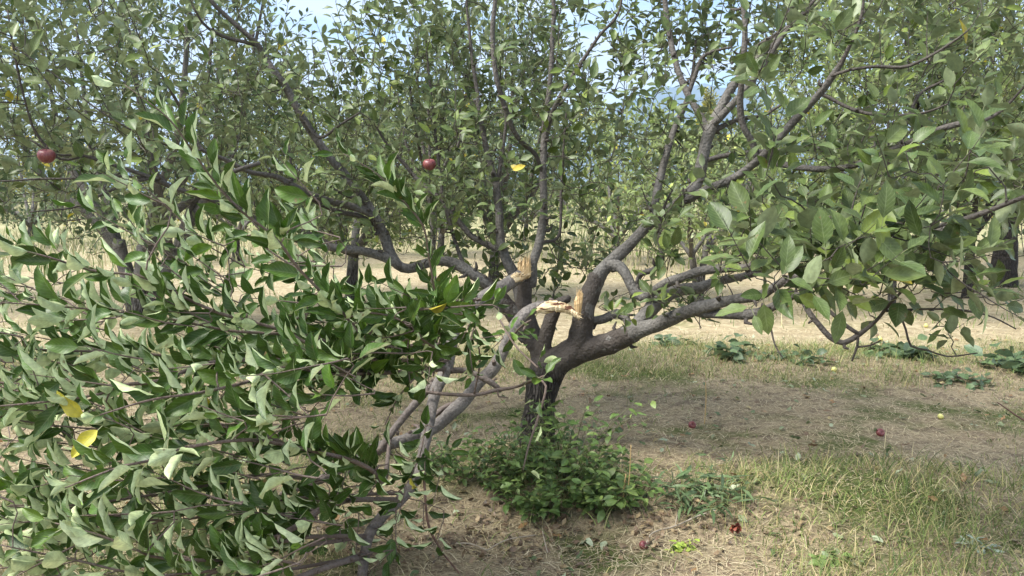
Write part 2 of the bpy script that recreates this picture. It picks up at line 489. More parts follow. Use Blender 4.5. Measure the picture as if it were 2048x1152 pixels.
class Leaves:
    """leaf blades gathered as arrays, built as one mesh"""
    def __init__(s): s.rows = []

    def add(s, base, axis, normal, L, wr, fold, curl, wave, col, colb, pet):
        """arrays: base (n,3) axis normal col colb (n,3), L wr fold curl wave pet (n,)"""
        n = len(base)
        f = lambda a: np.broadcast_to(np.asarray(a, float), (n,)).reshape(n, 1)
        g = lambda a: np.broadcast_to(np.asarray(a, float), (n, 3))
        s.rows.append(np.hstack([g(base), g(axis), g(normal), f(L), f(wr), f(fold), f(curl), f(wave), g(col), g(colb), f(pet)]))

    def count(s): return sum(len(r) for r in s.rows)

    def build(s, name, mat, parent=None, rows=5, cols=3, petw=0.0011):
        A = np.vstack(s.rows); n = len(A)
        base, ax, no = A[:, 0:3], nrm(A[:, 3:6]), A[:, 6:9]
        L, wr, fold, curl, wave = A[:, 9], A[:, 10], A[:, 11], A[:, 12], A[:, 13]
        col, colb, pet = A[:, 14:17], A[:, 17:20], A[:, 20]
        no = nrm(no - ax * np.sum(no * ax, 1, keepdims=True))
        si = np.cross(ax, no)
        rs = np.random.RandomState(5)
        u = np.linspace(0, 1, rows)
        w = np.sin(np.pi * u ** 0.82) ** 0.78; w[0] = 0.08; w[-1] = 0.02
        v = np.linspace(-1, 1, cols)
        # midrib curve in the (axis, normal) plane; curl > 0 droops away from the upper face
        ang = -curl[:, None] * u[None]                               # n,rows
        step = L[:, None] / (rows - 1)
        cx = np.concatenate([np.zeros((n, 1)), np.cumsum(np.cos((ang[:, 1:] + ang[:, :-1]) / 2) * step, 1)], 1)
        cz = np.concatenate([np.zeros((n, 1)), np.cumsum(np.sin((ang[:, 1:] + ang[:, :-1]) / 2) * step, 1)], 1)
        start = base + ax * pet[:, None]
        mid = start[:, None] + cx[..., None] * ax[:, None] + cz[..., None] * no[:, None]
        ln = -np.sin(ang)[..., None] * ax[:, None] + np.cos(ang)[..., None] * no[:, None]
        half = 0.5 * wr[:, None] * L[:, None] * w[None]               # n,rows
        av = np.abs(v)
        ph = rs.rand(n, 1, 1) * 6.28
        fld = fold[:, None, None] * (0.75 + 0.5 * u[None, :, None])
        wv = wave[:, None, None] * np.sin(u[None, :, None] * 10 + ph + (v[None, None] > 0) * 2.1) * av[None, None] * half[..., None]
        fA = 0.45 * fld; fB = np.maximum(0.95 * fld, 0.02)           # each half of the blade curls upward towards its edge
        sx = np.sign(v)[None, None] * half[..., None] * (np.sin(fA + fB * av[None, None]) - np.sin(fA)) / fB
        sz = half[..., None] * (np.cos(fA) - np.cos(fA + fB * av[None, None])) / fB + wv
        V = mid[:, :, None] + sx[..., None] * si[:, None, None] + sz[..., None] * ln[:, :, None]
        nv = rows * cols
        a = (np.arange(rows - 1)[:, None] * cols + np.arange(cols - 1)[None]).ravel()
        q = np.stack([a, a + 1, a + cols + 1, a + cols], -1)
        UV = np.stack(np.broadcast_arrays(u[:, None], v[None]), -1).reshape(-1, 2)
        verts = V.reshape(n, nv, 3)
        C = np.repeat(col[:, None], nv, 1); CB = np.repeat(colb[:, None], nv, 1)
        UVs = np.repeat(UV[None], n, 0)
        if petw > 0:
            pv = np.stack([base - si * petw, base + si * petw, start + si * petw, start - si * petw], 1)
            verts = np.concatenate([verts, pv], 1)
            q = np.vstack([q, [[nv, nv + 1, nv + 2, nv + 3]]])
            pc = np.repeat((np.array([0.20, 0.22, 0.10]))[None, None], n, 0).repeat(4, 1)
            C = np.concatenate([C, pc], 1); CB = np.concatenate([CB, pc], 1)
            UVs = np.concatenate([UVs, np.full((n, 4, 2), 0.5)], 1)
            nv += 4
        Q = (q[None] + (np.arange(n) * nv)[:, None, None]).reshape(-1, 4)
        me = mesh_np(name, verts.reshape(-1, 3), Q, mat, cols={'col': C.reshape(-1, 3), 'colb': CB.reshape(-1, 3)}, uv=UVs.reshape(-1, 2))
        return obj(name, me, parent)


def spline(ctrl, step=0.03):
    """ctrl rows (x,y,z,r) -> dense Catmull-Rom points and radii"""
    c = np.asarray(ctrl, float)
    c = np.vstack([2 * c[0] - c[1], c, 2 * c[-1] - c[-2]])
    out_ = []
    for i in range(1, len(c) - 2):
        k = max(2, int(np.linalg.norm(c[i + 1, :3] - c[i, :3]) / step))
        t = np.linspace(0, 1, k, endpoint=False)[:, None]
        p0, p1, p2, p3 = c[i - 1], c[i], c[i + 1], c[i + 2]
        out_.append(0.5 * ((2 * p1) + (-p0 + p2) * t + (2 * p0 - 5 * p1 + 4 * p2 - p3) * t ** 2 + (-p0 + 3 * p1 - 3 * p2 + p3) * t ** 3))
    out_.append(c[-2][None])
    o = np.vstack(out_)
    return o[:, :3], np.maximum(o[:, 3], 0.0012)


def limb(px):
    """[(x,y,depth,width px)] with gaps filled -> control rows"""
    rows = []
    d = w = None
    for r in px:
        x, y = r[0], r[1]
        d = r[2] if len(r) > 2 else d
        w = r[3] if len(r) > 3 else w
        rows.append([*P(x, y, d), 0.5 * w * d / FPX])
    return np.array(rows)


UP = np.array([0, 0, 1.0])


class Plant:
    """skeleton + twigs + leaves of one tree (or broken limb)"""
    def __init__(s, seed, leafL=0.08, slim=1.0, wr=0.46, scale=1.13, light=(-0.1, -0.3, 1.0), photo=0.65, fold=0.35, curl=0.5, wave=0.15, pal=None):
        s.rs = np.random.RandomState(seed)
        s.pos = []; s.dir = []; s.owner = []; s.rad = []
        s.limbs = {}; s.twigs = []; s.leaves = Leaves()
        s.leafL, s.photo, s.fold, s.curl, s.wave = leafL, photo, fold, curl, wave
        s.pal = pal or APPLE_PAL
        s._p = None; s.scale = scale; s.slim = slim; s.wr = wr; s.axis_bias = np.array([0, 0, -0.07]) if photo < 0.6 or scale < 1.2 else np.array([-0.12, 0, 0.28]); s.light = nrm(np.array(light, float))

    def add_limb(s, key, pts, rad, attach=True):
        rad = rad * s.slim
        s.limbs.setdefault(key, []).append((pts, rad))
        if attach:
            t = nrm(np.gradient(pts, axis=0))
            k = max(1, int(0.05 / max(1e-4, np.linalg.norm(pts[1] - pts[0]))))
            for i in range(0, len(pts), k):
                s.pos.append(pts[i]); s.dir.append(t[i]); s.owner.append(key); s.rad.append(rad[i])
            s._p = None

    def nearest(s, p, penal=0.0):
        if s._p is None or len(s._p) != len(s.pos):
            s._p = np.array(s.pos); s._r = np.array(s.rad)
        d = p - s._p
        dist = np.linalg.norm(d, axis=1)
        cost = dist + penal * np.maximum(0, -d[:, 2])
        cost = cost + np.where(s._r > 0.03, 0.25, 0.0) + np.where(s._r < 0.0022, 0.06, 0)
        i = int(np.argmin(cost)); return i, dist[i]

    def connect(s, p, grow, r_tip=0.0022, spur=True, L=None, spacing=0.09, spread=None):
        """twig from the nearest wood to p arriving in direction grow"""
        i, dist = s.nearest(p, 0.5)
        p0 = s.pos[i]; d0 = s.dir[i]; key = s.owner[i]
        if dist < 0.02: return
        n = max(3, int(dist / 0.045))
        t = np.linspace(0, 1, n + 1)[:, None]
        side = nrm(p - p0)
        c1 = p0 + nrm(side + 0.35 * d0 + 0.2 * s.rs.randn(3)) * dist * 0.4
        c2 = p - nrm(grow) * dist * 0.33
        pts = (1 - t) ** 3 * p0 + 3 * (1 - t) ** 2 * t * c1 + 3 * (1 - t) * t ** 2 * c2 + t ** 3 * p
        pts[1:-1] += s.rs.randn(n - 1, 3) * 0.006
        r0 = min(s.rad[i] * 0.75, r_tip + 0.0035 * dist + 0.0006)
        rad = np.linspace(max(r0, r_tip), r_tip, n + 1)
        s.twigs.append((key, pts, rad))
        tn = nrm(np.gradient(pts, axis=0))
        for k in range(1, n + 1):
            s.pos.append(pts[k]); s.dir.append(tn[k]); s.owner.append(key); s.rad.append(rad[k])
        if spur:
            m = int(dist / spacing)
            for k in range(m):
                f = (k + s.rs.rand()) / max(m, 1)
                if f < 0.12: continue
                j = min(n, int(f * n))
                s.rosette(pts[j], tn[j], L or s.leafL)

    def colours(s, n):
        rs = s.rs; a = np.array(s.pal['top']); b = np.array(s.pal['under'])
        k = rs.rand(n, 1)
        c = a[0] * (1 - k) + a[1] * k
        c = c * (0.8 + 0.45 * rs.rand(n, 1))
        cb = b[0] * (1 - k) + b[1] * k
        cb = cb * (0.85 + 0.3 * rs.rand(n, 1))
        y = rs.rand(n) < s.pal.get('yellow', 0.004)
        c[y] = np.array([0.42, 0.36, 0.04]) * (0.7 + 0.5 * rs.rand(y.sum(), 1)); cb[y] = c[y] * 1.1
        y = rs.rand(n) < s.pal.get('light', 0.05)
        c[y] = c[y] * np.array([1.7, 1.6, 1.1])
        return c, cb

    def put(s, base, axis, normal, L, pet):
        n = len(base); rs = s.rs
        c, cb = s.colours(n)
        L = np.asarray(L) * s.scale; pet = np.asarray(pet) * s.scale
        s.leaves.add(base, axis, normal, L, s.wr + 0.14 * rs.rand(n), s.fold * (0.5 + 0.9 * rs.rand(n)),
                     s.curl * (rs.rand(n) * 1.5 - 0.2), s.wave * (0.4 + rs.rand(n)), c, cb, pet)

    def rosette(s, p, t, L, n=None):
        rs = s.rs
        n = n or rs.randint(3, 7)
        out_ = nrm(0.6 * rs.randn(3) + 0.5 * UP * (1 if s.photo > 0.2 else 0) + 0.2 * t)
        out_ = nrm(out_ - 0.6 * t * (out_ @ t))
        q = p + out_ * (0.01 + 0.02 * rs.rand())
        th = np.arange(n) * 2.4 + rs.rand() * 6.28
        e1 = nrm(np.cross(out_, [0.3, 0.5, 0.8])); e2 = np.cross(out_, e1)
        rad = np.cos(th)[:, None] * e1 + np.sin(th)[:, None] * e2
        el = 0.25 + 0.55 * rs.rand(n, 1)
        ax = nrm(rad + el * out_ + 0.25 * rs.randn(n, 3))
        ad = nrm(out_ - ax * (ax @ out_)[:, None])
        no = nrm((1 - s.photo) * ad + s.photo * (s.light + 0.45 * rs.randn(n, 3)) + 0.25 * rs.randn(n, 3))
        s.put(np.repeat(q[None], n, 0), ax, no, L * (0.55 + 0.5 * rs.rand(n)), L * (0.22 + 0.2 * rs.rand(n)))

    def shoot(s, p, d, length, L, key=None, trop=None, n=None, bare=0.1):
        """leafy shoot: alternate leaves up to a bunch at the tip"""
        rs = s.rs
        k = max(4, int(length / 0.04))
        trop = np.array([0, 0, 0.5]) if trop is None else np.asarray(trop, float)
        q = [np.array(p, float)]; d = nrm(d); ds = [d]
        for i in range(k):
            d = nrm(d + trop * (0.5 / k) + rs.randn(3) * 0.045)
            q.append(q[-1] + d * length / k); ds.append(d)
        q = np.array(q); ds = np.array(ds)
        if key is None:
            i, _ = s.nearest(p); key = s.owner[i]
        s.twigs.append((key, q, np.linspace(0.0024 + 0.0035 * length, 0.0011, k + 1)))
        n = n or max(5, int(length * (1 - bare) / (0.031 * (L / 0.08) ** 0.5)))
        f = bare + (1 - bare) * (np.arange(n) + 0.5 * rs.rand(n)) / n
        fi = np.clip(f * k, 0, k - 1e-3); i0 = fi.astype(int); fr = (fi - i0)[:, None]
        base = q[i0] * (1 - fr) + q[i0 + 1] * fr
        t = ds[i0]
        th = np.arange(n) * 2.4 + rs.rand() * 6.28
        e1 = nrm(np.cross(t, np.array([0.21, 0.52, 0.3]))); e2 = np.cross(t, e1)
        rad = np.cos(th)[:, None] * e1 + np.sin(th)[:, None] * e2
        op = (0.75 + 0.45 * rs.rand(n, 1)) * (1 - 0.45 * (f[:, None] > 0.9))
        ax = nrm(np.cos(op) * t + np.sin(op) * rad + 0.12 * rs.randn(n, 3) + s.axis_bias)
        ad = nrm(t - ax * np.sum(ax * t, 1, keepdims=True))
        no = nrm((1 - s.photo) * ad + s.photo * (s.light + 0.4 * rs.randn(n, 3)) + 0.16 * rs.randn(n, 3))
        size = L * (0.65 + 0.5 * rs.rand(n)) * np.where(f > 0.88, 0.55 + 0.3 * rs.rand(n), 1.0)
        s.put(base, ax, no, size, L * (0.18 + 0.15 * rs.rand(n)))

    def emit_wood(s, mat, parent, name='limb', sides_min=5, lump=0.05, stubs=0.0, skip=(), extra=None):
        """one mesh for each limb, with the twigs that grow from it"""
        res = {}
        for key, segs in s.limbs.items():
            if key in skip: continue
            T = Tubes()
            for pts, rad in segs:
                for _ in range(int(len(pts) * stubs)):          # spurs, knots and pruning stubs
                    j = s.rs.randint(2, len(pts) - 2)
                    if rad[j] < 0.004: continue
                    t0 = nrm(pts[j + 1] - pts[j - 1]); o0 = nrm(s.rs.randn(3) + 0.4 * UP); o0 = nrm(o0 - t0 * (o0 @ t0))
                    ln = s.rs.rand() ** 2 * 0.06 + 0.006; rb = min(rad[j] * (0.3 + 0.35 * s.rs.rand()), 0.011)
                    e = pts[j] + o0 * (rad[j] * 0.5)
                    q3 = np.array([e, e + o0 * (rad[j] * 0.5 + ln * 0.4), e + nrm(o0 + 0.5 * t0 + 0.3 * s.rs.randn(3)) * (rad[j] * 0.5 + ln)])
                    T.add(q3, [rb * 1.25, rb, rb * (0.75 if ln < 0.03 else 0.4)], 7, cap=True)
                sides = int(np.clip(rad.max() * FPX * 0.12 + 6, 6, 14))
                T.add(pts, rad, sides, lump=lump, cap=True)
            for k2, pts, rad in s.twigs:
                if k2 == key:
                    T.add(pts, rad, 4 if rad[0] < 0.0045 else 5)
            res[key] = T.build(name, mat, parent)
        for key in skip:
            tw = [(p, r) for k2, p, r in s.twigs if k2 == key]
            if tw:
                T = Tubes()
                for p, r in tw: T.add(p, r, 4)
                res[key] = T.build('twigs', mat, parent)
        return res


APPLE_PAL = {'top': [(0.050, 0.082, 0.018), (0.098, 0.132, 0.036)], 'under': [(0.15, 0.19, 0.095), (0.22, 0.26, 0.14)], 'yellow': 0.001, 'light': 0.14}
BROKEN_PAL = {'top': [(0.030, 0.074, 0.009), (0.066, 0.122, 0.017)], 'under': [(0.46, 0.55, 0.27), (0.56, 0.63, 0.35)], 'yellow': 0.002, 'light': 0.12}
BACK_PAL = {'top': [(0.056, 0.088, 0.034), (0.105, 0.140, 0.058)], 'under': [(0.15, 0.19, 0.10), (0.21, 0.25, 0.14)], 'yellow': 0.006}
PALE_PAL = {'top': [(0.13, 0.18, 0.05), (0.21, 0.26, 0.085)], 'under': [(0.27, 0.32, 0.16), (0.34, 0.38, 0.21)], 'yellow': 0.01}
DARK_PAL = {'top': [(0.030, 0.055, 0.018), (0.055, 0.09, 0.028)], 'under': [(0.07, 0.10, 0.04), (0.10, 0.13, 0.06)], 'yellow': 0.0}
GOLD_PAL = {'top': [(0.20, 0.22, 0.07), (0.32, 0.31, 0.12)], 'under': [(0.26, 0.27, 0.12), (0.34, 0.33, 0.16)], 'yellow': 0.06}

# ------------------------------------------------------------------ the setting: ground and mountains
gx = np.concatenate([-np.geomspace(5200, 7.2, 34), np.arange(-7, 7.01, 0.075), np.geomspace(7.2, 5200, 34)])
gy = np.concatenate([np.linspace(-60, 1.6, 14), np.arange(2, 10.01, 0.075), np.geomspace(10.3, 9000, 60)])
GXX, GYY = np.meshgrid(gx, gy)
gz = hgt(GXX, GYY)
nxg = len(gx); nyg = len(gy)
ia = (np.arange(nyg - 1)[:, None] * nxg + np.arange(nxg - 1)[None]).ravel()
ground = obj('ground', mesh_np('ground', np.stack([GXX, GYY, gz], -1).reshape(-1, 3),
                               np.stack([ia, ia + 1, ia + nxg + 1, ia + nxg], -1), M_GROUND))
ground['kind'] = 'structure'

mx_ = np.linspace(-5200, 5200, 130); rows_ = np.linspace(0, 1, 22)
ridge = 150 + 780 * np.exp(-((mx_ - 1900) / 1500) ** 2) + 150 * vnoise(mx_, mx_ * 0 + 5, 0.0021, 4) + 70 * vnoise(mx_, mx_ * 0 + 9, 0.007, 6)
MXX, MR = np.meshgrid(mx_, rows_)
mz = ridge[None] * MR ** 1.2 + 45 * (vnoise(MXX, MR * 2600, 0.003, 8) - 0.5) * MR * (1 - MR) * 4 - 2
my = 6200 + 1900 * MR + 160 * vnoise(MXX, MR * 2000, 0.002, 12)
nm = len(mx_); im = (np.arange(21)[:, None] * nm + np.arange(nm - 1)[None]).ravel()
M_MOUNT = noise_material('mountain_slope', [(0.3, (0.06, 0.09, 0.10)), (0.6, (0.12, 0.14, 0.13)), (0.75, (0.17, 0.16, 0.14))], scale=0.004, rough=1, bump=0.0, spec=0.05)
mount = obj('mountains', mesh_np('mountains', np.stack([MXX, my, mz], -1).reshape(-1, 3), np.stack([im, im + 1, im + nm + 1, im + nm], -1), M_MOUNT))
mount['kind'] = 'structure'

hz = [(x_, y_, z_) for z_ in (-20, 2500) for y_ in (-300, 9500) for x_ in (-5600, 5600)]
haze = obj('haze', mesh_np('haze', hz, [(0, 2, 3, 1), (4, 5, 7, 6), (0, 1, 5, 4), (2, 6, 7, 3), (0, 4, 6, 2), (1, 3, 7, 5)], smooth=False))
haze['kind'] = 'stuff'; haze['label'] = 'pale blue air over the whole orchard'; haze['category'] = 'haze'
mh = bpy.data.materials.new('thin_air'); mh.use_nodes = True; mh.node_tree.nodes.clear()
ho = mh.node_tree.nodes.new('ShaderNodeOutputMaterial'); hv = mh.node_tree.nodes.new('ShaderNodeVolumePrincipled')
hv.inputs['Density'].default_value = 0.00013
hv.inputs['Color'].default_value = (0.50, 0.72, 1.0, 1)
mh.node_tree.links.new(hv.outputs[0], ho.inputs['Volume'])
haze.data.materials.append(mh)

# ------------------------------------------------------------------ main apple tree
TB = P(1070, 950, 4.9)
tree = thing('apple_tree', 'old spreading grey apple tree with torn stubs, nearest and largest in the orchard', 'tree',
             (TRUNK_XY[0], TRUNK_XY[1], float(hgt(*TRUNK_XY))))
A = Plant(21, leafL=0.083, slim=0.88)

TRUNK = [(1062, 985, 4.9, 104), (1069, 930, 4.9, 82), (1075, 880, 4.9, 69), (1078, 840, 4.9, 64), (1082, 790, 4.9, 64), (1089, 756, 4.9, 72), (1098, 728, 4.9, 66)]
FLARE = [(1030, 975, 4.98, 40), (1044, 915, 4.96, 36), (1058, 850, 4.93, 34), (1070, 790, 4.92, 36), (1080, 750, 4.9, 38)]
LIMBS = {
 'right_low': [(1084, 762, 4.9, 60), (1108, 728, 4.87, 56), (1140, 712, 4.85, 50), (1180, 698, 4.8, 46), (1230, 682, 4.7, 44), (1268, 664, 4.6, 42), (1310, 652, 4.5, 34), (1366, 628, 4.35, 32), (1420, 612, 4.2, 28), (1470, 600, 4.1, 24), (1520, 590, 4.0, 22), (1550, 572, 3.9, 20), (1590, 550, 3.8, 18), (1650, 530, 3.65, 18), (1724, 508, 3.5, 19), (1790, 494, 3.4, 18), (1860, 470, 3.3, 18), (1914, 445, 3.2, 17), (1960, 428, 3.1, 13), (2060, 390, 3.0, 10)],
 'right_second': [(1262, 668, 4.62, 36), (1290, 632, 4.65, 36), (1323, 598, 4.7, 34), (1362, 580, 4.75, 28), (1397, 577, 4.8, 26), (1440, 560, 4.9, 20), (1500, 550, 5, 16), (1560, 530, 5.1, 12), (1640, 500, 5.2, 8)],
 'right_drooping': [(1385, 622, 4.32, 26), (1434, 626, 4.2, 24), (1484, 628, 4.1, 24), (1524, 622, 4.0, 22), (1564, 606, 3.9, 19), (1590, 590, 3.82, 14), (1603, 596, 3.8, 13), (1619, 625, 3.78, 13), (1640, 650, 3.76, 13), (1660, 672, 3.74, 13), (1687, 684, 3.72, 13), (1717, 666, 3.7, 12), (1750, 641, 3.66, 8), (1778, 608, 3.6, 7), (1803, 583, 3.55, 6), (1840, 540, 3.5, 4)],
 'right_upright': [(1112, 728, 4.86, 54), (1150, 700, 4.83, 50), (1164, 655, 4.8, 46), (1170, 614, 4.8, 42), (1183, 579, 4.8, 38), (1195, 552, 4.8, 36), (1214, 528, 4.8, 32), (1260, 487, 4.8, 26), (1304, 443, 4.8, 25), (1350, 410, 4.75, 20), (1400, 385, 4.6, 18), (1470, 352, 4.4, 18), (1510, 325, 4.3, 18), (1545, 295, 4.2, 18), (1592, 240, 4.1, 18), (1640, 185, 4, 17), (1665, 150, 3.95, 15), (1690, 110, 3.9, 10), (1720, 40, 3.85, 7), (1730, -40, 3.8, 5)],
 'right_elbow': [(1203, 538, 4.8, 30), (1222, 530, 4.78, 27), (1240, 536, 4.75, 26), (1253, 551, 4.7, 24), (1268, 579, 4.68, 24), (1285, 595, 4.66, 24), (1308, 584, 4.6, 22), (1335, 567, 4.55, 22), (1366, 555, 4.5, 22), (1398, 542, 4.45, 22), (1440, 537, 4.4, 20), (1490, 535, 4.3, 16), (1550, 520, 4.2, 12), (1620, 490, 4, 9), (1680, 455, 3.9, 6)],
 'tall_right': [(1318, 432, 4.8, 24), (1362, 405, 4.9, 26), (1390, 372, 5, 28), (1402, 330, 5, 28), (1412, 290, 5, 26), (1422, 258, 5, 26), (1446, 208, 5, 22), (1474, 160, 5, 20), (1504, 130, 5, 18), (1544, 88, 5, 15), (1580, 50, 5, 11), (1630, 10, 5, 7), (1680, -40, 5, 5)],
 'tall_centre': [(1062, 575, 5, 34), (1066, 530, 5, 24), (1079, 480, 5, 20), (1086, 425, 5, 18), (1086, 325, 5, 16), (1090, 270, 5, 15), (1099, 190, 5, 12), (1104, 125, 5, 11), (1106, 50, 5, 10), (1106, -40, 5, 8), (1104, -140, 5, 5)],
 'left_centre': [(1046, 635, 5.06, 30), (1032, 565, 5.1, 28), (1012, 515, 5.1, 24), (1003, 480, 5.1, 20), (998, 420, 5.1, 18), (993, 371, 5.1, 17), (982, 336, 5.1, 14), (966, 263, 5.1, 12), (955, 200, 5.1, 10), (945, 120, 5.1, 8), (935, 30, 5.1, 6), (930, -60, 5.1, 4)],
 'left_arching': [(1072, 692, 4.95, 38), (1035, 640, 5, 36), (1011, 606, 5, 30), (995, 587, 5, 26), (968, 563, 5, 26), (937, 544, 5, 26), (909, 528, 5, 25), (878, 521, 5, 24), (850, 528, 5, 22), (818, 538, 5, 22), (795, 530, 5, 24), (780, 508, 5, 24), (768, 475, 5, 24), (752, 440, 4.95, 23), (735, 408, 4.95, 20), (715, 380, 4.9, 19), (690, 350, 4.9, 19), (660, 315, 4.85, 19), (630, 275, 4.85, 18), (605, 235, 4.8, 17), (580, 190, 4.8, 17), (555, 150, 4.75, 16), (530, 112, 4.75, 14), (500, 75, 4.7, 12), (450, 30, 4.65, 10), (420, 0, 4.6, 10), (380, -50, 4.6, 8), (340, -120, 4.6, 5)],
 'left_long': [(764, 470, 4.98, 18), (742, 430, 4.9, 17), (700, 414, 4.85, 17), (665, 405, 4.8, 17), (620, 388, 4.7, 16), (585, 370, 4.6, 14), (550, 355, 4.5, 12), (500, 343, 4.4, 11), (450, 320, 4.3, 10), (405, 298, 4.2, 9), (388, 270, 4.2, 8), (360, 215, 4.1, 7), (330, 165, 4.0, 6), (295, 110, 4, 4)],
 'left_flat': [(806, 538, 5, 22), (770, 515, 4.95, 22), (715, 503, 4.9, 20), (670, 497, 4.85, 18), (620, 487, 4.8, 15), (575, 473, 4.7, 12), (520, 450, 4.6, 11), (430, 402, 4.4, 10), (385, 388, 4.35, 10), (335, 371, 4.3, 12), (297, 355, 4.2, 11), (240, 335, 4.15, 8), (170, 312, 4.1, 7), (115, 310, 4, 5), (60, 280, 3.95, 4)],
 'left_back': [(1022, 628, 5.03, 22), (985, 605, 5.1, 18), (950, 597, 5.15, 17), (900, 595, 5.2, 16), (850, 600, 5.3, 14), (780, 595, 5.4, 10), (700, 580, 5.5, 7), (620, 560, 5.5, 5)],
}
